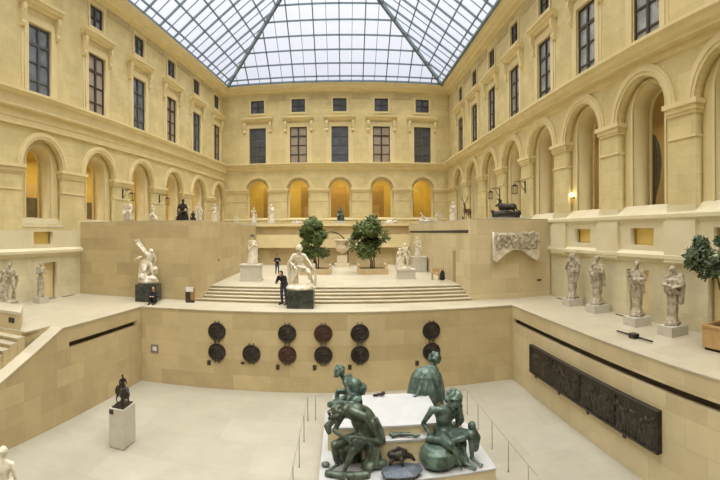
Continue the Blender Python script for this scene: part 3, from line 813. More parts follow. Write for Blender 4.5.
for i, (x, y, s) in enumerate(((9.5, 17.25, 1.0), (9.52, 15.25, 1.0), (9.3, 12.35, .98), (9.28, 10.5, .95))):
    pw, ph = .68, .3
    pedestal('pedestal', (x, y, T), 0, pw, pw, ph, 'low square stone pedestal under the %s' % ['herm nearest the podium', 'second herm from the podium', 'herm beside the wall recess', 'herm nearest the potted tree'][i], m='plinth', steps=False)
    statue('herm_statue', (x, y, T+ph), R(-62), s, term(i), tl[i], m='limestone', voxel=.022, seed=i+2, amp=.017)

# statues by the left wall
pedestal('pedestal', (-13.12, 14.55, T), R(75), .6, .6, .22, 'low white stone pedestal under the dancing statue by the left wall', m='plinth', steps=False)
statue('stone_statue', (-13.12, 14.55, T+.22), R(50), .98, group_pair, 'weathered stone statue of a draped pair by the left wall', m='limestone', voxel=.028, seed=8, amp=.012)
pedestal('pedestal', (-13.0, 16.55, T), R(75), .52, .52, .26, 'low white stone pedestal under the armless statue by the left wall', m='plinth', steps=False)
def armless(mb):
    man(mb, J0(eR=(-.24, -.08, 1.2), hR=(-.02, -.2, 1.3), eL=(.26, 0, 1.2), hL=(.1, -.2, 1.25), face=(.2, -1, -.1)), fem=True, hair='bun')
    robe(mb, 0, .9, .2, .18, k=8, amp=.1, sx=.9)
    mb.cap((.0, .1, 0), (.0, .1, .6), .13, .1)
statue('stone_statue', (-13.0, 16.55, T+.26), R(52), .92, armless, 'pale stone standing nude with folded arms in front of the wall recess', m='limestone', voxel=.026, seed=9, amp=.008)
# low parapet block and its small label at the head of the left stairs
b = empty('parapet_block', (-11.85, 12.05, T), 0, 'low tan stone parapet block with a pale top at the head of the stairs', 'parapet')
MB().prism([(-2.0, -.65), (2.03, -.65), (1.1, .55), (-2.0, .55)], 0, .5).build('body', M['ashlar'], b)
MB().prism([(-2.03, -.68), (2.08, -.68), (1.12, .58), (-2.03, .58)], .5, .6).build('coping', M['floor'], b)
tag(MB().box((-.12, -.02, -.08), (.12, .02, .08)).build('wall_label', M['label'], loc=(-10.2, 11.385, T+.3)), 'small dark label on the parapet block at the head of the stairs', 'label')

# struggling marble group on the dark block, left of the steps
pedestal('pedestal', (-8.98, 19.62, T), R(8), 1.02, .95, .80, 'dark green marble block under the struggling figure left of the steps', m='blackstone', steps=False)
def milo(mb):
    j = J0(pelvis=(0, 0, .98), chest=(.06, .02, 1.28), neck=(.04, .02, 1.48), head=(.14, .04, 1.6), sL=(.24, .03, 1.42), sR=(-.12, .0, 1.44),
           eR=(-.3, -.02, 1.62), hR=(-.48, -.05, 1.84), eL=(.36, .05, 1.2), hL=(.3, .1, .98), kL=(.2, -.08, .55), aL=(.27, .04, .16), tL=(.33, -.1, .1),
           kR=(-.16, -.22, .66), aR=(-.14, -.05, .3), tR=(-.2, -.22, .26), face=(.5, -.6, .9))
    man(mb, j, 1.05, beard=True)
    mb.chain([(-.62, .02, 2.1), (-.36, .03, 1.72), (-.1, .05, 1.42)], [.05, .055, .06])
    mb.chain([(-.5, .1, 2.12), (-.28, .08, 1.8), (-.05, .1, 1.45)], [.04, .05, .06])
    mb.chain([(-.36, -.1, 1.3), (-.55, -.12, 1.22), (-.62, -.1, 1.14)], [.06, .05, .045])
    mb.chain([(.0, .1, 1.2), (-.28, .12, 1.0), (-.34, .12, .6), (-.3, .1, .2)], [.1, .14, .16, .22])
    mb.ell((0, 0, .12), (.52, .38, .2)); mb.ell((.15, -.1, .25), (.3, .25, .16)); mb.ell((-.25, -.1, .3), (.25, .24, .24))
    mb.chain([(-.2, .1, .5), (.1, .18, .62), (.3, .12, .55)], [.17, .16, .14]); mb.ell((.34, .02, .72), .13)
    sash(mb, [(-.3, -.1, .9), (-.2, -.18, .5), (-.1, -.25, .2)], .07)
statue('marble_group', (-8.98, 19.62, T+.80), R(18), .98, milo, 'white marble struggling man with arm thrown up on the dark block', 'statue', voxel=.022, seed=11, amp=.018, rough_it=1)
# centre marble on its dark block
pedestal('pedestal', (-1.83, 19.42, T), 0, 1.13, .95, .72, 'dark green marble block in front of the steps at the centre', m='blackstone', steps=False)
def archer(mb):
    j = J0(pelvis=(.02, 0, .85), chest=(-.06, -.05, 1.14), neck=(-.08, -.08, 1.34), head=(-.04, -.13, 1.50), sL=(.13, -.06, 1.27), sR=(-.26, -.02, 1.26),
           eL=(.3, -.14, 1.06), hL=(.46, -.22, .84), eR=(-.38, -.08, 1.02), hR=(-.2, -.24, .88), pL=(.1, 0, .8), pR=(-.1, 0, .8),
           kL=(.34, -.26, .66), aL=(.44, -.06, .22), tL=(.54, -.2, .14), kR=(-.2, -.12, .46), aR=(-.3, .1, .16), tR=(-.36, -.04, .1), face=(.5, -1, -.3))
    man(mb, j, 1.05, hair='curls')
    mb.ell((0, 0, .08), (.56, .4, .15)); mb.ell((.38, -.05, .14), (.2, .2, .14))
    mb.chain([(-.3, .15, .1), (-.26, .14, .6), (-.22, .1, .9)], [.22, .16, .12])
    mb.chain([(.5, -.22, .95), (.56, -.2, .5), (.5, -.12, .12)], [.045, .05, .06])
    sash(mb, [(-.3, .0, 1.2), (-.44, .02, .95), (-.42, .05, .5), (-.4, .05, .15)], .07)
    sash(mb, [(-.15, -.1, .85), (.1, -.16, .8), (.3, -.1, .75), (.3, .05, .4)], .05)
statue('marble_statue', (-1.83, 19.42, T+.72), 0, 1.18, archer, 'white marble crouching nude youth on the dark block before the steps', voxel=.022, seed=12, amp=.013, rough_it=1)
# small information stand
b = empty('information_stand', (-6.93, 19.75, T), R(12), 'small information stand with a card beside the podium corner', 'sign')
MB().box((-.2, -.05, 0), (.2, .05, .12)).build('foot', M['label'], b)
MB().box((-.22, -.03, .05), (.02, .03, .6)).build('panel', M['label'], b)
MB().box((.02, -.03, .05), (.22, .03, .66)).build('side_panel', M['brown'], b)
MB().box((-.2, -.06, .5), (.14, -.03, .72)).build('card', M['card'], b)
# statue on the left of the terrace
pedestal('pedestal', (-5.08, 24.75, TE), 0, 1.08, .9, .92, 'square white stone pedestal at the top left of the steps', m='plinth')
def hunter(mb):
    arm_up(mb)
    mb.ell((.1, .1, .08), (.46, .3, .14))
def bonnet(root, b_): MB().lathe([(.16, 0), (.15, .025), (.1, .035), (.09, .1), (.03, .14)], 16, (0, -.03, 1.74)).build('hat', M['bronze'], root, True)
statue('marble_statue', (-5.02, 24.75, TE+.92), R(15), .88, robed, 'pale marble robed figure with a dark hat on the pedestal left of the trees', voxel=.03, seed=14, amp=.01, extra=bonnet)
# statues on the right of the terrace
pedestal('pedestal', (3.55, 25.75, TE), 0, .98, .9, .55, 'wide white stone pedestal in front at the right of the trees', m='plinth')
statue('marble_statue', (3.5, 25.75, TE+.55), R(-15), .82, group_pair, 'pale marble pair on the front pedestal right of the trees', voxel=.03, seed=15, amp=.01, rough_it=1)
pedestal('pedestal', (5.0, 29.9, TE), 0, .9, .9, 1.02, 'tall white stone pedestal behind the front pair, right of the trees', m='plinth')
statue('marble_statue', (4.9, 29.9, TE+1.02), R(-20), .72, half_robed, 'pale marble draped figure on the tall pedestal near the right flank wall', voxel=.03, seed=16, amp=.01)
# fountain vase in the middle
v = empty('fountain_vase', (-.1, 35.0, TE), 0, 'large stone vase on a column foot between the two trees', 'vase')
MB().box((-.55, -.5, 0), (.55, .5, .25)).box((-.4, -.38, .25), (.4, .38, .9)).build('foot', M['stonewhite'], v)
MB().lathe([(.22, .9), (.16, 1.0), (.2, 1.1), (.44, 1.25), (.5, 1.5), (.42, 1.62), (.46, 1.75), (.54, 1.95), (.6, 2.02), (.6, 2.1), (.5, 2.1)], 28).build('bowl', M['stonewhite'], v, True)
ar = MB(); ar.tube([(.35, 36.3, TE), (.35, 36.3, 4.9)]+[(1.35*math.cos(t)-1.0, 36.3, 4.98+1.5*math.sin(t)) for t in [PI*k/20 for k in range(1, 20)]]+[(-2.35, 36.3, 4.9), (-2.35, 36.3, TE)], .05, 6)
tag(ar.build('metal_arch', M['iron']), 'thin dark metal hoop behind the stone vase', 'hoop')

# ---- trees
def tree(loc, label, crown, seed, n=1700, planters=True, m='leaf', leaf=.09, stems=3):
    rnd = random.Random(seed)
    r = empty('potted_tree', loc, 0, label, 'tree')
    cx, cy, cz, rx, ry, rz_ = crown
    for s in range(stems):
        a = s*2*PI/max(stems, 1)+.4; q = .13 if stems > 1 else 0
        top = V((cx+.35*rx*math.cos(a), cy+.35*ry*math.sin(a), cz-.1))
        b0 = V((q*math.cos(a), q*math.sin(a), .0))
        MB().tube([b0, b0*.9+V((.02, 0, (cz-rz_)*.6)), (b0+top)/2+V((0, 0, .1)), top], [.045, .04, .035, .015], 7).build('stem', M['bark'], r, True)
    mb = MB()
    blobs = []
    for k in range(26):
        while 1:
            p = V((rnd.uniform(-1, 1), rnd.uniform(-1, 1), rnd.uniform(-1, 1)))
            if .35 < p.length < .92: break
        blobs.append((V((cx+p.x*rx, cy+p.y*ry, cz+p.z*rz_)), rnd.uniform(.22, .42)*min(rx, rz_)*1.25))
    for k in range(n):
        c, rr = blobs[rnd.randrange(len(blobs))]
        d = V((rnd.gauss(0, 1), rnd.gauss(0, 1), rnd.gauss(0, 1))).normalized()
        p = c+d*rr*rnd.uniform(.55, 1.05)
        u = V((rnd.gauss(0, 1), rnd.gauss(0, 1), rnd.gauss(0, .6)-.3)).normalized()
        w = u.cross(d+V((0, 0, .3)))
        if w.length < .1: continue
        w.normalize(); l = leaf*rnd.uniform(.7, 1.3)
        nrm = u.cross(w)*.02
        mb.add([p-u*l, p+w*l*.45+nrm, p+u*l, p-w*l*.45+nrm], [(0, 1, 2, 3)])
    mb.build('foliage', M[m], r, fix=False)
    return r
def stone_planter(loc, w, d, h, label):
    r = empty('stone_planter', loc, 0, label, 'planter')
    MB().box((-w/2, -d/2, 0), (w/2, -d/2+.14, h)).box((-w/2, d/2-.14, 0), (w/2, d/2, h)).box((-w/2, -d/2+.14, 0), (-w/2+.14, d/2-.14, h)).box((w/2-.14, -d/2+.14, 0), (w/2, d/2-.14, h)).build('trough', M['tanstone'], r)
    MB().box((-w/2+.1, -d/2+.1, 0), (w/2-.1, d/2-.1, h-.1)).build('soil', M['soil'], r)
for sx, x, cx, nm in ((0, -1.75, -.1, 'left of'), (1, 1.85, -.05, 'right of')):
    stone_planter((x, 29.2, TE), 1.95, 1.6, .36, 'low square stone planter holding the clipped tree %s the vase' % nm)
    tree((x, 29.3, TE+.265), 'dense green clipped tree %s the stone vase' % nm, ((cx, 0, 1.95, .9, .85, 1.35), (cx-.2, 0, 2.05, 1.1, .9, 1.3))[sx], 40+sx, 5200, leaf=.115)
    stone_planter((x+(.2 if sx else -.2), 32.6, TE), 2.1, 1.5, .36, 'second stone planter behind the clipped tree %s the vase' % nm)

# wooden planter and olive tree by the right wall
r = empty('wooden_planter', (9.2, 8.15, T), 0, 'square wooden planter box on the walkway by the right wall', 'planter')
for (a, b_, nm) in (((-.5, -.5, .08), (.5, -.44, .62), 0), ((-.5, .44, .08), (.5, .5, .62), 0), ((-.5, -.44, .08), (-.44, .44, .62), 0), ((.44, -.44, .08), (.5, .44, .62), 0)):
    MB().box(a, b_).build('side_panel', M['wood'], r)
MB().box((-.53, -.53, .62), (.53, -.42, .68)).box((-.53, .42, .62), (.53, .53, .68)).box((-.53, -.42, .62), (-.42, .42, .68)).box((.42, -.42, .62), (.53, .42, .68)).build('rim', M['wood'], r)
MB().box((-.45, -.45, 0), (.45, .45, .08)).build('base', M['iron'], r)
MB().box((-.43, -.43, .08), (.43, .43, .56)).build('soil', M['soil'], r)
tree((9.2, 8.15, T+.565), 'round grey green tree in the wooden planter by the right wall', (-.32, .35, 1.95, .66, .78, .62), 77, 2600, m='leaf2', leaf=.085, stems=1)

# dark low bar on the walkway floor
b = empty('floor_bar', (8.08, 10.9, T), R(90), 'thin dark metal bar with a small black box on the walkway floor', 'floor bar')
MB().box((-.88, -.03, .05), (.88, .03, .08)).build('bar', M['iron'], b)
MB().box((-.14, -.1, 0), (.14, .1, .14)).build('box', M['label'], b)
for i, y in enumerate((19.0, 16.3, 14.0, 11.4)):
    o = MB().box((-.05, -.45, -.02), (.05, .45, .012)).build('floor_vent', M['dark'], loc=(9.86, y, T))
    tag(o, 'narrow dark floor vent along the right wall, %s' % ['between podium and first herm', 'between the first and second herm', 'between the second and third herm', 'between the third and fourth herm'][i], 'vent', 'vents along the right wall')
for i, y in enumerate((15.0, 17.7, 19.2)):
    o = MB().box((-.05, -.5, -.02), (.05, .5, .012)).build('floor_vent', M['dark'], loc=(-15.055+.0857*y+.13, y, T), rz=R(-4.9))
    tag(o, 'narrow dark floor vent along the left wall, %s' % ['behind the draped pair', 'beside the shallow recess', 'near the podium'][i], 'vent', 'vents along the left wall')

# relief fragment on the right podium face
poly = [(6.9, 6.42), (6.86, 5.08), (7.05, 5.0), (7.5, 5.4), (7.9, 5.58), (8.4, 5.5), (8.8, 5.2), (9.1, 5.05), (9.22, 5.2), (9.24, 6.4)]
fr = empty('mounted_relief', (0, 20.385, 0), 0, 'white marble relief fragment with an arched underside on the right podium', 'relief')
link('slab', plate(poly, [], -.34, 0), M['marble'], fr)
rb = MB(); rnd = random.Random(3)
for k in range(90):
    x, z = rnd.uniform(6.95, 9.18), rnd.uniform(5.62, 6.38)
    rb.ell((x, -.34, z), (rnd.uniform(.05, .16), .09, rnd.uniform(.04, .1)), Matrix.Rotation(rnd.uniform(-.8, .8), 3, 'Y'), 8, 6)
for k in range(7): rb.chain([(7.0+.32*k, -.36, 5.85), (7.1+.32*k, -.39, 6.05), (7.05+.32*k+.1, -.36, 6.25)], [.06, .07, .05])
link('carving', sculpt(rb, .03, .012, 12, 1), M['limestone'], fr)
tag(MB().box((-.12, -.02, -.04), (.12, .01, .04)).build('wall_label', M['label'], loc=(9.36, 20.4, 4.04)), 'small dark label on the right podium below the relief fragment', 'label')
tag(MB().box((-.01, -.07, -.06), (.03, .07, .06)).build('wall_label', M['label'], loc=(-6.715, 23.8, 4.95)), 'small dark square on the flank of the left podium above the steps', 'label')

# wooden chair and dark bag by the narrow opening
b = empty('wooden_chair', (5.05, 24.6, TE), R(-20), 'small pale wooden chair beside the narrow opening', 'chair')
MB().box((-.2, -.2, .38), (.2, .2, .42)).build('seat', M['wood'], b)
for x in (-.18, .18):
    for y in (-.18, .18): MB().box((x-.02, y-.02, 0), (x+.02, y+.02, .38)).build('leg', M['wood'], b)
MB().box((-.2, .17, .42), (.2, .2, .62)).build('backrest', M['wood'], b)
b = empty('bag', (5.38, 24.35, TE), 0, 'black bag standing between the chair and the narrow opening', 'bag')
me = sculpt(MB().ell((0, 0, .28), (.15, .12, .28)).ell((0, 0, .1), (.17, .14, .1)), .03, .01, 9, 1)
link('body', me, M['cloth_black'], b)
MB().tube([(-.06, 0, .54), (-.05, 0, .66), (.05, 0, .66), (.06, 0, .54)], .014, 6).build('handle', M['cloth_black'], b)

# ---- visitors
def person(loc, rz, s, j, label, trousers='cloth_blue', top='cloth_black', hairstyle='long'):
    r = empty('person', loc, rz, label, 'person'); r.scale = (s,)*3
    mb = MB(); man(mb, j, .93, hair=None)
    link('body', sculpt(mb, .024, 0), M['skin'], r)
    mb = MB(); up = (j['neck']-j['pelvis']).normalized()
    rot = align(up, (j['sL']-j['sR']).cross(up))
    mb.ell(j['chest'], (.2, .15, .22), rot); mb.ell((j['chest']+j['pelvis'])/2, (.175, .14, .22), rot); mb.ell(j['pelvis']+up*.03, (.19, .15, .13), rot)
    for q in 'LR':
        mb.cap(j['neck']-up*.07, j['s'+q], .08, .085); mb.chain([j['s'+q], j['e'+q], j['e'+q]*.15+j['h'+q]*.85], [.08, .065, .05])
    link('jacket', sculpt(mb, .024, .004), M[top], r)
    mb = MB(); mb.ell(j['pelvis'], (.175, .14, .14), rot)
    for q in 'LR': mb.chain([j['p'+q], j['k'+q], j['a'+q]*.9+j['k'+q]*.1], [.11, .075, .058])
    link('trousers', sculpt(mb, .024, .004), M[trousers], r)
    mb = MB()
    for q in 'LR':
        h = j['t'+q]-j['a'+q]; mb.cap(j['a'+q]-h*.2+V((0, 0, -.03)), j['t'+q]+h*.2, .05, .04)
    link('shoes', sculpt(mb, .02, 0), M['cloth_black'], r)
    f = j['face'].normalized(); mb = MB()
    mb.ell(j['head']-f*.03+V((0, 0, .035)), (.097, .105, .105))
    if hairstyle == 'long': mb.chain([j['head']-f*.07, j['head']-f*.08+V((0, 0, -.15))], [.08, .06])
    link('hair', sculpt(mb, .02, .004), M['hair'], r)
    return r
person((-4.24, 28.9, TE), R(20), .70, J0(eR=(-.3, -.05, 1.2), hR=(-.1, -.28, 1.25), eL=(.3, -.05, 1.2), hL=(.05, -.3, 1.22), kL=(.1, -.02, .5), face=(.2, -1, -.2)), 'person in a dark jacket standing on the terrace holding something in both hands')
person((-2.64, 20.06, T), R(-28), .95, J0(pelvis=(0, .05, .93), chest=(.02, -.1, 1.2), neck=(.03, -.22, 1.36), head=(.04, -.32, 1.47), sL=(.2, -.2, 1.3), sR=(-.17, -.2, 1.3), eL=(.26, -.3, 1.04), hL=(.14, -.48, 1.05), eR=(-.24, -.28, 1.03), hR=(-.05, -.48, 1.06), face=(0, -1, -.5)), 'person in dark clothes bending forward beside the central marble figure')
sj = J0(pelvis=(0, 0, .14), chest=(0, -.04, .45), neck=(0, -.06, .65), head=(0, -.1, .8), sL=(.19, -.06, .58), sR=(-.19, -.06, .58), eL=(.27, -.22, .4), hL=(.1, -.42, .42), eR=(-.27, -.22, .4), hR=(-.1, -.42, .42),
        pL=(.1, -.02, .12), kL=(.14, -.4, .46), aL=(.12, -.5, .08), tL=(.12, -.66, .04), pR=(-.1, -.02, .12), kR=(-.14, -.4, .46), aR=(-.12, -.5, .08), tR=(-.12, -.66, .04), face=(0, -1, -.1))
person((-8.42, 18.98, T), R(10), .86, sj, 'person in black sitting on the floor against the dark block under the struggling figure', trousers='cloth_black', hairstyle='short')
# ------------------------------------------------------------------ the sunken court
# round bronzes on the front wall
def medallion():
    r = empty('bronze_medallion', (0, 0, 0), 0)
    d = MB().lathe([(.30, 0), (.335, .03), (.335, .06), (.27, .065), (.2, .075), (.1, .085), (0.02, .09)], 40)
    link('disc', d.mesh().copy(), M['bronze'], r, smooth=False)
    rim = MB()
    rim.tube([(.345*math.cos(t), .345*math.sin(t), .05) for t in [2*PI*k/40 for k in range(41)]], .028, 8)
    rim.build('rim', M['bronze'], r, True)
    rl = MB(); rnd = random.Random(4)
    for k in range(26):
        a, q = rnd.uniform(0, 6.28), rnd.uniform(.03, .25)
        rl.ell((q*math.cos(a), q*math.sin(a), .075), (rnd.uniform(.02, .06), rnd.uniform(.02, .06), .025), None, 6, 5)
    rl.build('relief', M['bronze'], r, True)
    for s in (-1, 1):
        for z in (1, -1): MB().box((s*.085-.014, z*.37-.06, 0), (s*.085+.014, z*.37+.06, .05)).build('bracket', M['iron'], r)
    return r
medrot = FP @ Matrix.Rotation(R(90), 4, 'X')
proto = medallion()
pair = ['first', 'third', 'fourth', 'fifth', 'sixth']
spots = []
for i, u in enumerate((-4.54, -1.64, -.19, 1.28, 4.22)):
    spots.append((u, 2.38, 'upper', i)); spots.append((u, 1.52, 'lower', i))
spots.append((-3.1, 1.52, 'single', 0))
wherep = ['in the leftmost pair', 'in the pair right of the single one', 'in the middle pair of three', 'in the pair above the crouching bronze', 'in the rightmost pair by the cloaked bronze']
for k, (u, z, ud, i) in enumerate(spots):
    o = proto if k == 0 else copy_tree(proto)
    o.matrix_world = FP @ Matrix.Translation((u, -.005, z)) @ Matrix.Rotation(R(90), 4, 'X') @ Matrix.Rotation(0 if ud == 'single' else 0, 4, 'Z')
    tag(o, ('%s round dark bronze medallion %s' % (ud, wherep[i])) if ud != 'single' else 'lone round dark bronze medallion without an upper partner', 'medallion', 'round bronze medallions on the court wall')
    if (ud, i) in (('upper', 2), ('lower', 1)):
        o['label'] = '%s round reddish bronze medallion %s' % (ud, wherep[i])
        for ch in o.children:
            if ch.name.split('.')[0] in ('disc', 'relief', 'rim'):
                ch.data = ch.data.copy(); ch.data.materials[0] = M['bronze2']
for u, z, wh in ((-4.89, 1.05, 'below the leftmost pair of medallions'), (-3.47, 1.12, 'below the lone medallion'), (-2.03, 1.01, 'below the second full pair of medallions'), (-.54, 1.01, 'below the middle pair of medallions'), (.87, 1.02, 'below the pair above the crouching bronze'), (3.62, 1.07, 'beside the head of the cloaked bronze')):
    o = MB().box((-.075, -.025, -.1 if z < 1.1 else -.05), (.075, 0, .1 if z < 1.1 else .05)).build('wall_label', M['label'], M=FP @ Matrix.Translation((u, 0, z)))
    tag(o, 'small dark label on the court wall %s' % wh, 'label', 'labels under the medallions')
pq = empty('wall_plaque', M=FP @ Matrix.Translation((-7.31, 0, 1.45)), label='square grey metal plaque near the left corner of the court wall', cat='plaque')
MB().box((-.17, -.03, -.17), (.17, 0, .17)).build('plate', M['steel'], pq)
MB().box((-.09, -.036, -.09), (.09, -.03, .09)).build('inset', M['card'], pq)

# four bronze reliefs on the right wall
rw = 1.95
pn = ['farthest from the viewer', 'second from the far end', 'third from the far end', 'nearest to the viewer']
for k in range(4):
    u = -16.33+rw*k
    r = empty('bronze_relief', M=FPR @ Matrix.Translation((u, 0, .96)), label='dark bronze relief panel, %s in the row of four' % pn[k], cat='relief', group='bronze reliefs on the right wall')
    MB().box((0, -.09, 0), (rw-.02, 0, 1.06)).build('slab', M['bronze'], r)
    f = MB()
    f.box((0, -.15, 0), (rw-.02, -.09, .07)).box((0, -.15, .99), (rw-.02, -.09, 1.06)).box((0, -.14, .07), (.05, -.09, .99)).box((rw-.07, -.14, .07), (rw-.02, -.09, .99))
    f.build('frame', M['bronze'], r)
    rl = MB(); rnd = random.Random(20+k)
    for q in range(11):
        x = .15+.155*q+rnd.uniform(-.04, .04); h = rnd.uniform(.45, .72); y = -.1
        rl.ell((x, y-.02, h+.08), (.045, .05, .055)); rl.ell((x, y, h-.12), (.08, .055, .16))
        rl.chain([(x-.05, y, h-.25), (x-.07+rnd.uniform(-.05, .05), y-.02, h-.42), (x-.06, y, .1)], [.05, .04, .03])
        rl.chain([(x+.05, y, h-.25), (x+.09, y-.02, h-.42), (x+.06, y, .1)], [.05, .04, .03])
        rl.chain([(x-.07, y, h-.02), (x+rnd.uniform(-.2, .2), y-.03, h+rnd.uniform(-.2, .15)), (x+rnd.uniform(-.25, .25), y-.02, h+rnd.uniform(-.1, .25))], [.035, .03, .025])
    for q in range(14): rl.ell((rnd.uniform(.1, rw-.15), -.09, rnd.uniform(.1, .9)), (rnd.uniform(.04, .14), .03, rnd.uniform(.03, .1)), None, 8, 6)
    rl.box((.03, -.1, .05), (rw-.08, -.05, 1.0))
    me = sculpt(rl, .024, .006, 14, 1, k)
    for v in me.vertices: v.co.x = min(max(v.co.x, .02), rw-.05)
    link('carving', me, M['relief'], r)
    o = MB().box((-.07, -.03, -.06), (.07, 0, .06)).build('wall_label', M['label'], M=FPR @ Matrix.Translation((u+.34+.0*k, 0, .84)))
    tag(o, 'small dark label under the relief panel that is %s' % pn[k], 'label', 'labels under the reliefs')

# plinth with small bronze rider
pl = empty('plinth', (-6.51, 12.28, 0), 0, 'tall narrow pale plinth standing alone in the sunken court', 'plinth')
MB().box((-.25, -.385, .05), (.25, .385, 1.2)).build('body', M['plinth'], pl)
MB().box((-.235, -.37, 0), (.235, .37, .05)).build('foot', M['limestone'], pl)
MB().box((-.24, -.395, 1.02), (-.1, -.385, 1.16)).build('label_plate', M['label'], pl)
def rider(mb):
    quadruped(mb, 1.0, .86, .25, neck=(-.66, 0, 1.22), headp=(-.86, 0, 1.02), lift=True)
    sc = .72; off = V((-.05, 0, .5))
    j = J0(kL=(.26, -.22, .62), aL=(.28, -.12, .2), tL=(.3, -.28, .16), kR=(-.26, -.22, .62), aR=(-.28, -.12, .2), tR=(-.3, -.28, .16), eR=(-.34, -.1, 1.22), hR=(-.34, -.42, 1.3), hL=(.12, -.3, 1.1), eL=(.3, -.05, 1.15))
    rm = Matrix.Rotation(R(-90), 3, 'Z')
    j = {k: (rm @ p*sc+off-V((0, 0, .12)) if k != 'face' else rm @ p) for k, p in j.items()}
    man(mb, j, sc*1.1, hands=False)
    robe(mb, .78, 1.2, .22, .14, c=(.05, 0, 0), k=7, amp=.15, sy=1)
def rider_base(root, b_): MB().box((-.36, -.6, 0), (.36, .6, .05)).xf(Matrix.Rotation(R(-140), 4, 'Z')).build('base', M['bronze'], root)
statue('bronze_rider', (-6.51, 12.28, 1.2), R(140), .56, rider, 'small dark bronze rider on horseback on the pale plinth', 'statue', m='bronze', voxel=.028, seed=30, amp=.006, extra=rider_base)
# white statue at the near left, half out of the picture
statue('marble_statue', (-6.78, 7.3, 0), R(205), 1.0, robed, 'white marble figure seen from behind in the near left corner of the court', voxel=.024, seed=31, amp=.006)

# ---- monument
mo = empty('monument_base', (0, 0, 0), 0, 'stepped pale stone base of the monument with a white slab on top', 'monument base')
MB().box((-.6, 10.87, 0), (3.75, 15.3, .42)).build('lower_step', M['ashlar2'], mo)
MB().box((-.62, 10.85, .42), (3.77, 15.32, .46)).build('step_slab', M['whiteslab'], mo)
MB().box((-.45, 12.45, .46), (3.3, 13.0, 1.04)).box((.45, 11.6, .46), (2.7, 14.4, 1.04)).box((-.35, 14.0, .46), (3.1, 14.9, 1.04)).build('block', M['ashlar2'], mo)
MB().box((-.47, 12.43, 1.04), (3.32, 13.02, 1.1)).box((.43, 11.58, 1.04), (2.72, 14.42, 1.1)).box((-.37, 13.98, 1.04), (3.12, 14.92, 1.1)).build('block_slab', M['whiteslab'], mo)
MB().box((.57, 11.87, 1.1), (2.58, 14.13, 1.3)).build('upper_block', M['ashlar2'], mo)
MB().box((.55, 11.85, 1.3), (2.60, 14.15, 1.36)).build('top_slab', M['whiteslab'], mo)
BX = [((-.62, 10.85, 0), (3.77, 15.32, .46)), ((-.47, 12.43, 0), (3.32, 13.02, 1.1)), ((.43, 11.58, 0), (2.72, 14.42, 1.1)), ((-.37, 13.98, 0), (3.12, 14.92, 1.1)), ((.55, 11.85, 0), (2.60, 14.15, 1.36))]
def settle(me, o):
    """press a soft clay figure against the blocks it rests on"""
    for v in me.vertices:
        for rep_ in range(2):
            p = v.co+o
            for lo, hi in BX:
                e = .012
                if lo[0]-e < p.x < hi[0]+e and lo[1]-e < p.y < hi[1]+e and p.z < hi[2]+e:
                    c = [(hi[2]+e-p.z, 'z', hi[2]+e), (p.y-lo[1]+e, 'y', lo[1]-e), (hi[1]+e-p.y, 'y', hi[1]+e), (p.x-lo[0]+e, 'x', lo[0]-e), (hi[0]+e-p.x, 'x', hi[0]+e)]
                    if lo[2] == 0 and hi[2] == .46: c = c[:1]
                    d, ax, val = min(c)
                    setattr(p, ax, val)
            v.co = p-o
    return me

def carve(me, o, pts, f):
    f = V(f).normalized()
    for v in me.vertices:
        for p, r_, d_ in pts:
            e = ((v.co+o)-V(p)).length
            if e < r_: v.co -= f*d_*(1-(e/r_)**2)
    return me
def captive(name, root, seat, build, label, m, seed, eyes=(), f=(0, -1, 0)):
    r = empty(name, root, 0, label, 'statue', 'bronze captives of the monument')
    o = V(root)
    mb = MB(); build(mb, o)
    link('figure', carve(settle(sculpt(mb, .021, .005, 10, 2, seed), o), o, eyes, f), M[m], r)
    mb = MB(); seat(mb, o)
    link('trophies', settle(sculpt(mb, .028, .012, 7, 2, seed), o), M[m], r)
    return r
def rel(o, **k): return {n: (V(p)-o if n != 'face' else V(p)) for n, p in k.items()}
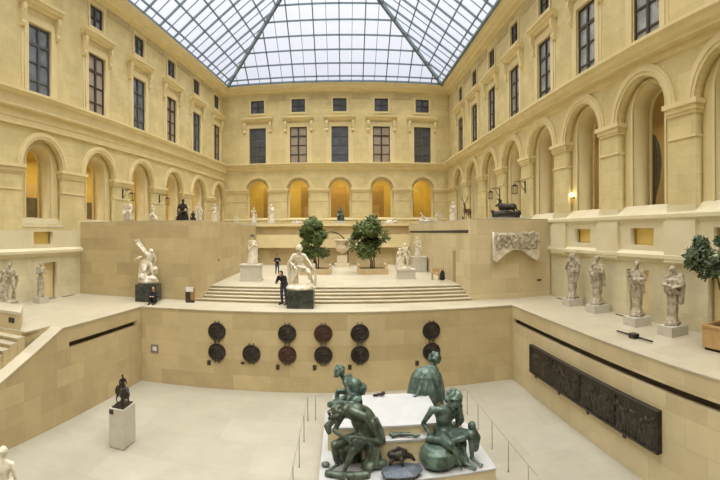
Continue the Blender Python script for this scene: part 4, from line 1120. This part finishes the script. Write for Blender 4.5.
# bowed captive, front left
def c1(mb, o):
    j = rel(o, head=(-.17, 11.36, 1.93), neck=(.07, 11.55, 2.0), chest=(.40, 11.75, 1.72), pelvis=(.65, 12.0, 1.02), sR=(.52, 11.42, 1.80), eR=(.93, 11.42, 1.13), hR=(.30, 11.12, 1.42),
            sL=(.10, 11.88, 1.93), eL=(-.26, 11.62, 1.36), hL=(.05, 11.2, 1.36), pR=(.58, 11.85, .98), kR=(.19, 11.05, 1.13), aR=(.0, 11.1, .62), tR=(.03, 10.88, .53), pL=(.45, 12.1, .98), kL=(-.26, 11.32, 1.14),
            aL=(-.12, 11.5, .6), tL=(-.42, 11.3, .51), face=(-.75, -.5, -.45))
    man(mb, j, 1.42, hair='curls', beard=True)
    mb.ell(V((.5, 11.82, 1.55))-o, (.33, .26, .42), Matrix.Rotation(R(-25), 3, 'Y')); mb.ell(V((.28, 11.72, 1.82))-o, (.3, .24, .22)); mb.ell(V((.6, 11.95, 1.15))-o, (.34, .28, .24))
    sh = lambda *p: V(p)-o
    sash(mb, [sh(.6, 11.95, 1.3), sh(.3, 11.55, 1.22), sh(-.05, 11.4, 1.2), sh(-.25, 11.4, 1.0), sh(-.2, 11.5, .7)], .09)
    sash(mb, [sh(.75, 11.9, 1.2), sh(.8, 11.6, .95), sh(.72, 11.4, .65), sh(.6, 11.3, .55)], .1)
    mb.chain([sh(-.3, 11.35, 1.72), sh(-.42, 11.3, 1.62), sh(-.38, 11.25, 1.5)], [.08, .09, .07])
    sash(mb, [sh(.8, 11.7, 1.6), sh(.92, 11.62, 1.35), sh(.98, 11.6, 1.1)], .09)
    for j_ in ('k',):
        mb.chain([sh(.62, 11.9, 1.02), sh(.4, 11.5, 1.1), sh(.2, 11.08, 1.12)], [.2, .17, .12]); mb.chain([sh(.5, 12.1, 1.0), sh(.1, 11.7, 1.08), sh(-.24, 11.36, 1.12)], [.2, .17, .12])
    mb.ell(sh(.2, 11.62, .98), (.36, .26, .16)); mb.ell(sh(.62, 11.75, 1.35), (.3, .26, .34))
    for t in (0, .12, .24): sash(mb, [sh(.66+t*.5, 11.6, 1.15), sh(.62+t, 11.4, .9), sh(.5+t*1.3, 11.35, .6)], .055)
    rnd = random.Random(9)
    for t in range(12): mb.ell(sh(-.3+rnd.uniform(-.1, .16), 11.2+rnd.uniform(-.05, .15), 1.93+rnd.uniform(-.1, .12)), .05)
def s1(mb, o):
    sh = lambda *p: V(p)-o
    mb.ell(sh(.55, 12.05, .72), (.42, .36, .4)); mb.ell(sh(.15, 11.95, .65), (.34, .32, .26)); mb.ell(sh(.75, 11.5, .58), (.36, .2, .13))
    mb.chain([sh(-.4, 11.15, .5), sh(.1, 11.02, .53), sh(.55, 11.05, .53)], [.1, .11, .1]); mb.ell(sh(-.48, 11.6, .52), (.12, .1, .07))
captive('bronze_captive', (.25, 11.6, .46), s1, c1, 'dark green bronze captive bowed over his knees, front left of the monument', 'patina2', 41)
# upright captive with curly hair, front right
def c2(mb, o):
    j = rel(o, head=(2.82, 11.42, 2.08), neck=(2.74, 11.52, 1.84), chest=(2.60, 11.62, 1.55), pelvis=(2.60, 11.72, 1.06), sR=(2.26, 11.55, 1.83), eR=(2.06, 11.75, 1.42), hR=(2.24, 11.48, 1.16),
            sL=(3.0, 11.6, 1.72), eL=(3.18, 11.95, 1.3), hL=(2.95, 12.05, 1.05), pR=(2.45, 11.6, 1.0), kR=(2.62, 11.0, 1.12), aR=(3.0, 11.08, .62), tR=(3.2, 10.92, .53), pL=(2.78, 11.6, 1.0), kL=(3.2, 11.2, 1.26),
            aL=(3.24, 11.22, .62), tL=(3.4, 11.02, .53), face=(-.15, -1, -.12))
    man(mb, j, 1.42, hair='curls', hk=1.18)
    mb.ell(V((2.6, 11.7, 1.2))-o, (.3, .24, .26)); mb.ell(V((2.64, 11.66, 1.66))-o, (.3, .2, .24))
    sh = lambda *p: V(p)-o
    mb.chain([sh(2.92, 11.5, 2.05), sh(2.98, 11.5, 1.88), sh(2.97, 11.48, 1.7)], [.1, .09, .06])
    sash(mb, [sh(2.15, 11.5, 1.1), sh(2.4, 11.35, 1.12), sh(2.7, 11.15, 1.16), sh(3.0, 11.15, 1.2)], .085)
    sash(mb, [sh(2.9, 11.6, 1.1), sh(3.05, 11.4, .95), sh(3.0, 11.3, .7), sh(3.05, 11.3, .55)], .1)
    sash(mb, [sh(2.95, 11.6, 1.6), sh(2.98, 11.7, 1.35), sh(2.9, 11.8, 1.1)], .07)
    mb.chain([sh(2.5, 11.62, 1.05), sh(2.55, 11.35, 1.12), sh(2.62, 11.02, 1.12)], [.21, .18, .12]); mb.chain([sh(2.78, 11.6, 1.05), sh(3.0, 11.4, 1.2), sh(3.2, 11.2, 1.24)], [.2, .16, .12])
    mb.ell(sh(2.85, 11.45, .9), (.26, .2, .3))
    for t in (0, .14, .28): sash(mb, [sh(2.62+t, 11.35, 1.1), sh(2.72+t, 11.2, .85), sh(2.8+t, 11.15, .58)], .055)
    rnd = random.Random(6)
    for t in range(26):
        a_ = rnd.uniform(0, 6.28); mb.ell(sh(2.82+.19*math.cos(a_), 11.47+rnd.uniform(-.08, .1), 2.1+.2*math.sin(a_)), .062, None, 8, 6)
def s2(mb, o):
    sh = lambda *p: V(p)-o
    mb.lathe([(.34, 0), (.45, .1), (.50, .25), (.47, .42), (.36, .55)], 32, tuple(sh(2.40, 11.4, .46)))
    mb.ell(sh(2.75, 11.75, .74), (.3, .28, .3))
    mb.ell(sh(3.26, 11.32, 1.4), (.11, .12, .13)); mb.chain([sh(3.3, 11.35, 1.3), sh(3.38, 11.4, 1.05), sh(3.36, 11.35, .8)], [.1, .14, .1])
    mb.cap(sh(2.9, 10.95, .5), sh(2.75, 11.05, .92), .03, .035)
captive('bronze_captive', (2.6, 11.5, .46), s2, c2, 'green bronze captive with thick curls sitting upright, front right of the monument', 'patina', 42, [((2.735, 11.28, 2.09), .06, .07), ((2.865, 11.26, 2.09), .06, .07), ((2.8, 11.25, 1.965), .045, .03)], (-.15, -1, -.1))
# youth looking up, back left
def c3(mb, o):
    j = rel(o, head=(-.16, 14.28, 2.06), neck=(-.03, 14.4, 1.84), chest=(.2, 14.5, 1.62), pelvis=(.52, 14.62, 1.32), sR=(.04, 14.2, 1.74), eR=(.18, 14.05, 1.4), hR=(.05, 13.92, 1.18), sL=(.18, 14.72, 1.78), eL=(.3, 14.95, 1.45), hL=(.35, 14.8, 1.2),
            pR=(.42, 14.5, 1.28), kR=(-.12, 14.12, 1.24), aR=(-.15, 14.2, .75), tR=(-.35, 14.1, .7), pL=(.4, 14.75, 1.28), kL=(-.2, 14.7, 1.3), aL=(-.3, 14.7, .8), tL=(-.5, 14.6, .7), face=(-.85, -.45, .2))
    man(mb, j, 1.36, hair='curls', hk=1.1)
    mb.ell(V((.3, 14.55, 1.5))-o, (.3, .24, .28), Matrix.Rotation(R(-35), 3, 'Y'))
    sh = lambda *p: V(p)-o
    mb.ell(sh(.55, 14.6, 1.42), (.2, .22, .2))
def s3(mb, o):
    sh = lambda *p: V(p)-o
    mb.ell(sh(.3, 14.5, 1.12), (.4, .3, .2)); mb.ell(sh(-.1, 14.3, .98), (.34, .3, .26)); mb.chain([sh(-.45, 14.05, 1.12), sh(-.1, 13.95, 1.18), sh(.25, 14.0, 1.15)], [.1, .12, .1])
captive('bronze_captive', (.1, 14.4, 1.1), s3, c3, 'light green bronze youth looking up and aside, back left of the monument', 'patina', 43)
# cloaked old man seen from behind, back right
def c4(mb, o):
    j = rel(o, head=(2.95, 14.62, 2.24), neck=(2.82, 14.45, 2.06), chest=(2.66, 14.35, 1.75), pelvis=(2.58, 14.3, 1.25), sL=(2.42, 14.4, 1.95), eL=(2.3, 14.6, 1.5), hL=(2.5, 14.9, 1.3), sR=(3.0, 14.3, 1.88), eR=(3.1, 14.6, 1.45), hR=(2.9, 14.9, 1.3),
            pL=(2.5, 14.4, 1.2), kL=(2.5, 15.0, 1.25), aL=(2.5, 15.05, .7), tL=(2.5, 15.2, .6), pR=(2.75, 14.4, 1.2), kR=(2.85, 15.0, 1.25), aR=(2.85, 15.05, .7), tR=(2.85, 15.2, .6), face=(.5, .85, -.3))
    man(mb, j, 1.36, hair='curls', beard=True, hk=1.3)
    mb.ell(V((2.78, 14.42, 1.92))-o, (.3, .26, .24))
    q = V((2.62, 14.32, 1.0))-o
    mb.lathe([(.62, .1), (.6, .3), (.54, .62), (.47, .86), (.32, 1.03), (.16, 1.12)], 48, tuple(q), 9, .05, 1, .78)
    mb.ell(V((2.42, 14.4, 1.9))-o, (.2, .2, .17))
    for t in (-.3, -.1, .12, .3): sash(mb, [V((2.66+t*.5, 14.1, 1.95))-o, V((2.62+t*1.1, 13.9, 1.5))-o, V((2.6+t*1.5, 13.85, 1.05))-o], .05)
def s4(mb, o):
    mb.ell(V((2.62, 14.45, .85))-o, (.5, .45, .4)); mb.ell(V((2.05, 14.35, 1.12))-o, (.13, .1, .08))
captive('bronze_captive', (2.6, 14.4, 1.1), s4, c4, 'green bronze cloaked man with his back turned, back right of the monument', 'patina', 44)
# trophies lying on the steps
sh_ = empty('bronze_shield', (1.4, 11.02, .475), 0, 'blue grey bronze shield leaning on the lower step between the captives', 'shield')
ol = [(-.5, -.04), (-.42, -.19), (-.1, -.24), (.3, -.22), (.5, -.02), (.46, .17), (.1, .23), (-.3, .2), (-.47, .1)]
rt = Matrix.Rotation(R(15), 4, 'X')
mb = MB(); n_ = len(ol)
vs = [(x, y, .02) for x, y in ol]+[(x, y, .05) for x, y in ol]+[(x*.6, y*.6, .10) for x, y in ol]+[(0, 0, .12)]
fs = [tuple(range(n_-1, -1, -1))]+[(a_+i_, a_+(i_+1) % n_, a_+n_+(i_+1) % n_, a_+n_+i_) for a_ in (0, n_) for i_ in range(n_)]+[(2*n_+i_, 2*n_+(i_+1) % n_, 3*n_) for i_ in range(n_)]
mb.add(vs, fs); o = mb.build('plate', M['slate'], sh_); o.matrix_local = Matrix.Translation((0, 0, .09)) @ rt
q = MB().tube([(x, y, .05) for x, y in ol+ol[:1]], .02, 6).build('rim', M['slate'], sh_, True); q.matrix_local = Matrix.Translation((0, 0, .09)) @ rt
def helm(mb):
    mb.ell((0, 0, .2), (.25, .2, .17)); mb.ell((-.2, -.08, .22), (.12, .11, .12)); mb.chain([(.15, 0, .22), (.34, .05, .15), (.42, .05, .06)], [.1, .07, .05])
    for x, y in ((-.18, -.18), (.12, -.2), (-.2, .14), (.15, .15)): mb.chain([(x*.8, y*.8, .15), (x*1.2, y*1.15, .04)], [.06, .05])
    mb.chain([(-.2, -.1, .3), (0, -.05, .4), (.2, 0, .33)], [.05, .06, .05])
statue('bronze_helmet', (1.36, 11.31, .68), R(-15), .9, helm, 'dark brown bronze crested helmet resting above the shield', 'helmet', m='bronze', voxel=.022, seed=50, amp=.012)
def arms_(mb):
    mb.chain([(-.55, .1, .08), (0, 0, .09), (.42, -.06, .08)], [.06, .055, .045]); mb.chain([(-.5, -.05, .06), (-.2, .1, .1), (.1, .16, .06)], [.05, .045, .04])
    mb.ell((-.38, .05, .08), (.16, .09, .05)); mb.ell((.3, -.05, .07), (.13, .07, .06))
statue('bronze_quiver', (1.62, 11.70, 1.11), R(-4), .76, arms_, 'grey green bronze bundle of arms lying on the narrow ledge of the monument', 'trophy', m='patina2', voxel=.02, seed=51, amp=.008)
def bits(mb):
    mb.chain([(-.16, 0, .04), (0, .02, .06), (.12, 0, .07)], [.04, .045, .05]); mb.ell((.14, 0, .1), .06)
statue('bronze_fragment', (1.08, 14.02, 1.36), 0, 1, bits, 'small dark bronze fragment on the far edge of the white slab', 'trophy', m='bronze', voxel=.016, seed=52, amp=.006)

# wire railing round the monument
def post(x, y, label):
    r = empty('railing_post', (x, y, 0), 0, label, 'railing post', 'thin steel posts of the railing round the monument')
    MB().tube([(0, 0, 0), (0, 0, .82)], .012, 8).build('rod', M['steel'], r, True)
    MB().lathe([(.035, 0), (.035, .012), (.012, .016)], 12).build('foot', M['steel'], r)
names = ['fifth', 'fourth', 'third', 'second', 'first']
side = lambda s, n: 'thin steel railing post on the %s side of the monument, %s from the far corner' % (s, n)
for i, y in enumerate((15.5, 14.18, 12.76, 11.4, 10.05)):
    post(4.3, y, side('right', ['first', 'second', 'third', 'fourth', 'fifth'][i]))
for i, y in enumerate((15.5, 13.95, 12.43, 10.9)):
    post(-1.24, y, side('left', ['first', 'second', 'third', 'fourth'][i]))
for i, x in enumerate((-.98, .4, 1.8, 3.2)):
    post(x, 15.6, 'thin steel railing post along the far side of the monument, %s from its left end' % ['first', 'second', 'third', 'fourth'][i])
def wire(p, q, label):
    tag(MB().tube([p, q], .007, 6).build('railing_wire', M['steel']), label, 'wire')
wire((4.3, 15.5, .82), (4.3, 9.5, .82), 'thin steel wire strung along the right side of the monument')
wire((-1.24, 15.5, .82), (-1.24, 9.5, .82), 'thin steel wire strung along the left side of the monument')
wire((-1.24, 15.6, .82), (4.3, 15.6, .82), 'thin steel wire strung along the far side of the monument')

# ------------------------------------------------------------------ sculptures on the upper terrace
def slab(loc, w, d, h, label): return pedestal('pedestal', loc, 0, w, d, h, label, m='plinth', steps=False)
U = [
 ('marble_statue', -12.2, 23.8, R(25), .95, seated, 'marble', 'white marble seated figure on the upper terrace nearest the viewer at left', .12),
 ('marble_statue', -11.15, 25.0, R(-35), .72, seated, 'marble', 'smaller white marble seated figure beside the nearest one at left', .12),
 ('bronze_statue', -10.35, 28.0, R(30), 1.15, seated, 'bronze', 'dark bronze seated figure on the upper terrace by the left arcade', .1),
 ('bronze_statue', -10.2, 29.7, R(10), .6, seated, 'bronze', 'small dark seated bronze beside the large seated bronze', .12),
 ('marble_statue', -10.55, 32.2, R(-30), .85, group_pair, 'marble', 'white marble pair just behind the dark seated bronzes', .12),
 ('marble_statue', -9.75, 33.5, R(10), .85, half_robed, 'marble', 'white marble standing figure near the last left arch', .12),
 ('marble_statue', -9.2, 38.3, 0, .62, seated, 'marble', 'small white marble figure in the far left corner of the terrace', .12),
 ('marble_statue', -7.7, 38.6, R(12), .78, half_robed, 'marble', 'white marble statue in front of the leftmost glowing arch', .18),
 ('marble_statue', -6.15, 38.5, 0, .92, robed, 'marble', 'tall white marble statue between the first and second glowing arches', .18),
 ('marble_statue', -3.9, 38.4, R(20), .6, reclining, 'marble', 'white marble reclining figure under the second glowing arch', .15),
 ('bronze_statue', -.25, 38.4, R(-10), .9, seated, 'patina', 'green bronze seated figure in front of the middle glowing arch', .35),
 ('marble_statue', 4.05, 38.4, R(160), .75, reclining, 'marble', 'white marble reclining figure under the fourth glowing arch', .15),
 ('marble_statue', 7.0, 37.7, R(-5), .88, reclining, 'marble', 'white marble reclining group under the rightmost glowing arch', .25),
 ('marble_statue', 8.25, 38.6, R(10), .62, group_pair, 'marble', 'white marble pair right of the rightmost glowing arch', .15),
 ('marble_statue', 8.06, 32.8, R(-20), .85, robed, 'marble', 'slim white marble statue near the last right arch', .1),
]
for i, (n, x, y, rz, s, f, m, lb, h) in enumerate(U):
    slab((x, y, DK), 1.0 if f is not reclining else 1.7*s, .7, h, 'plinth under the %s' % lb)
    statue(n, (x, y, DK+h), rz, s, f, lb, m=m, voxel=.036, seed=60+i, amp=.01)
slab((8.9, 32.2, DK), .6, .5, .12, 'low stone plinth under the small dark bronze by the last right arch')
statue('bronze_statue', (8.9, 32.2, DK+.12), R(0), .5, reclining, 'small dark reclining bronze at the foot of the slim white statue', m='bronze', voxel=.04, seed=80)
# stag
def stag(mb): quadruped(mb, .95, .95, .17, neck=(-.55, 0, 1.38), headp=(-.82, 0, 1.38), leg=.04)
def antlers(root, b_):
    a = MB()
    for s in (-1, 1):
        a.chain([(-.52, s*.05, 1.42), (-.45, s*.2, 1.62), (-.5, s*.3, 1.95)], [.03, .028, .015]); a.chain([(-.45, s*.2, 1.62), (-.65, s*.24, 1.78)], [.022, .012]); a.chain([(-.47, s*.26, 1.78), (-.3, s*.34, 1.95)], [.02, .012])
    a.build('antlers', M['stagb'], root, True)
M['stagb'] = mat('brown_stag_bronze', (.09, .05, .022), .5, .2, col2=(.16, .09, .04), nscale=5)
slab((7.45, 26.6, DK), 1.3, .6, .1, 'low stone plinth under the stag at the edge of the right podium')
statue('bronze_stag', (7.45, 26.6, DK+.1), R(48), .72, stag, 'brown bronze stag with antlers on the right podium', m='stagb', voxel=.03, seed=81, extra=antlers)
# dark hunting group
def hunt(mb):
    quadruped(mb, .9, .5, .22, neck=(-.55, 0, 1.25), headp=(-.85, 0, .9), c=(.1, .1, .3))
    mb.chain([(-.7, -.2, .2), (0, -.25, .28), (.6, -.15, .2)], [.2, .24, .16]); mb.chain([(-.7, -.2, .25), (-.85, -.25, .4)], [.15, .12]); mb.chain([(.6, -.1, .2), (.8, 0, .3)], [.15, .2])
    j = {k: (p*.5+V((-.4, .05, .45)) if k != 'face' else p) for k, p in J0(eR=(-.34, -.1, 1.5), hR=(-.4, -.2, 1.75)).items()}
    man(mb, j, .55, hands=False); mb.ell((0, 0, .04), (.95, .5, .1))
slab((8.75, 23.4, DK), 2.0, 1.0, .14, 'low stone plinth under the black animal group on the right podium')
statue('bronze_group', (8.75, 23.4, DK+.14), R(-22), .86, hunt, 'black bronze hunting group of animals on the right podium', m='bronze', voxel=.034, seed=82, amp=.012)

# wall lanterns on the piers
def lantern(F, u, z, label):
    r = empty('wall_lantern', M=F @ Matrix.Translation((u, -.01, z)) @ Matrix.Scale(.85, 4), label=label, cat='lantern', group='iron lanterns on the arcade piers')
    b = MB(); b.tube([(0, 0, .3), (0, -.4, .36), (0, -.75, .3)], .022, 6); b.tube([(0, -.02, -.25), (0, -.25, -.05), (0, -.3, .2), (0, -.5, .34)], .018, 6); b.box((-.07, -.03, -.4), (.07, 0, .4))
    b.tube([(0, -.75, .3), (0, -.75, .12)], .012, 6)
    b.build('bracket', M['iron'], r)
    c = MB()
    for x in (-.13, .13):
        for y in (-.13, .13): c.bar((x, -.75+y, -.45), (x*1.15, -.75+y*1.15, .02), .02, .02)
    c.frustum(.02, .36, .36, .14, .08, .08, (0, -.75)); c.box((-.15, -.9, -.48), (.15, -.6, -.45))
    c.build('cage', M['iron'], r)
    MB().frustum(-.45, .24, .24, .0, .28, .28, (0, -.75)).build('glass', M['clearglass'], r)
for y, nm in ((23.6, 'nearer of the two on the right arcade'), (27.85, 'farther of the two on the right arcade')): lantern(FR, -y, 8.95, 'black iron wall lantern on a curled bracket, %s' % nm)
for u, nm in ((23.36, 'nearer of the two on the left arcade'), (28.1, 'farther of the two on the left arcade')): lantern(FL, u, 8.8, 'black iron wall lantern on a curled bracket, %s' % nm)
# globe lamp on the right arcade
r = empty('globe_lamp', M=FR @ Matrix.Translation((-18.5, 0, 0)), label='small glowing globe lamp in the right arcade beside the podium', cat='lamp')
MB().ell((.0, .16, 8.12), .10, None, 16, 10).build('globe', M['lamp'], r, True)
MB().box((-.03, .1, 7.95), (.03, .34, 8.03)).build('bracket', M['iron'], r)
# dark blade sculpture behind the right arcade
bl = [(-.42, 0), (-.3, .5), (-.05, 1.2), (.05, 1.8), (.02, 2.3), (-.12, 2.75), (-.35, 3.1), (-.5, 3.2), (-.45, 1.5)]
me = plate(bl, [], -.1, .1)
o = link('blade_sculpture', me, M['slate'], M=FR @ Matrix.Translation((-14.75, 2.3, 7.42)))
tag(o, 'tall dark curved blade shaped sculpture behind glass in the right arcade', 'sculpture')
# ------------------------------------------------------------------ light
w = bpy.data.worlds.new('overcast_sky'); SC.world = w; w.use_nodes = True
nt = w.node_tree; bg = nt.nodes['Background']
tc = nt.nodes.new('ShaderNodeTexCoord'); sp = nt.nodes.new('ShaderNodeSeparateXYZ'); nt.links.new(tc.outputs['Generated'], sp.inputs[0])
rp = nt.nodes.new('ShaderNodeValToRGB'); nt.links.new(sp.outputs['Z'], rp.inputs['Fac'])
rp.color_ramp.elements[0].position = .3; rp.color_ramp.elements[0].color = (.455, .46, .505, 1)
rp.color_ramp.elements[1].position = .9; rp.color_ramp.elements[1].color = (2.6, 2.55, 2.5, 1)
e = rp.color_ramp.elements.new(.55); e.color = (.66, .66, .69, 1)
nt.links.new(rp.outputs['Color'], bg.inputs['Color']); bg.inputs['Strength'].default_value = 1.0
sd = bpy.data.lights.new('hazy_sun', 'SUN'); sd.energy = 1.7; sd.angle = R(60); sd.color = (1, .97, .92)
so = bpy.data.objects.new('hazy_sun', sd); COL.objects.link(so); so.rotation_euler = (R(14), R(4), 0)

# ------------------------------------------------------------------ camera (a stitched, cylindrical photograph)
cd = bpy.data.cameras.new('camera'); cam = bpy.data.objects.new('camera', cd); COL.objects.link(cam); SC.camera = cam
cam.matrix_world = Matrix.Translation((0, 0, 6.44)) @ Matrix.Rotation(R(-2.1), 4, 'Z') @ Matrix.Rotation(R(90), 4, 'X') @ Matrix.Rotation(R(-.28), 4, 'Z')
FPX = 454.7
cd.type = 'PANO'; cd.panorama_type = 'CENTRAL_CYLINDRICAL'; cd.central_cylindrical_radius = 1
cd.central_cylindrical_range_u_min = -360/FPX; cd.central_cylindrical_range_u_max = 360/FPX
cd.central_cylindrical_range_v_min = -(480-232.2)/FPX; cd.central_cylindrical_range_v_max = 232.2/FPX
cd.clip_end = 300

SC.view_settings.view_transform = 'Standard'; SC.view_settings.look = 'None'
SC.view_settings.gamma = 1; SC.view_settings.use_curve_mapping = False
SC.view_settings.exposure = .88

bpy.data.scenes.remove(SCULPT)
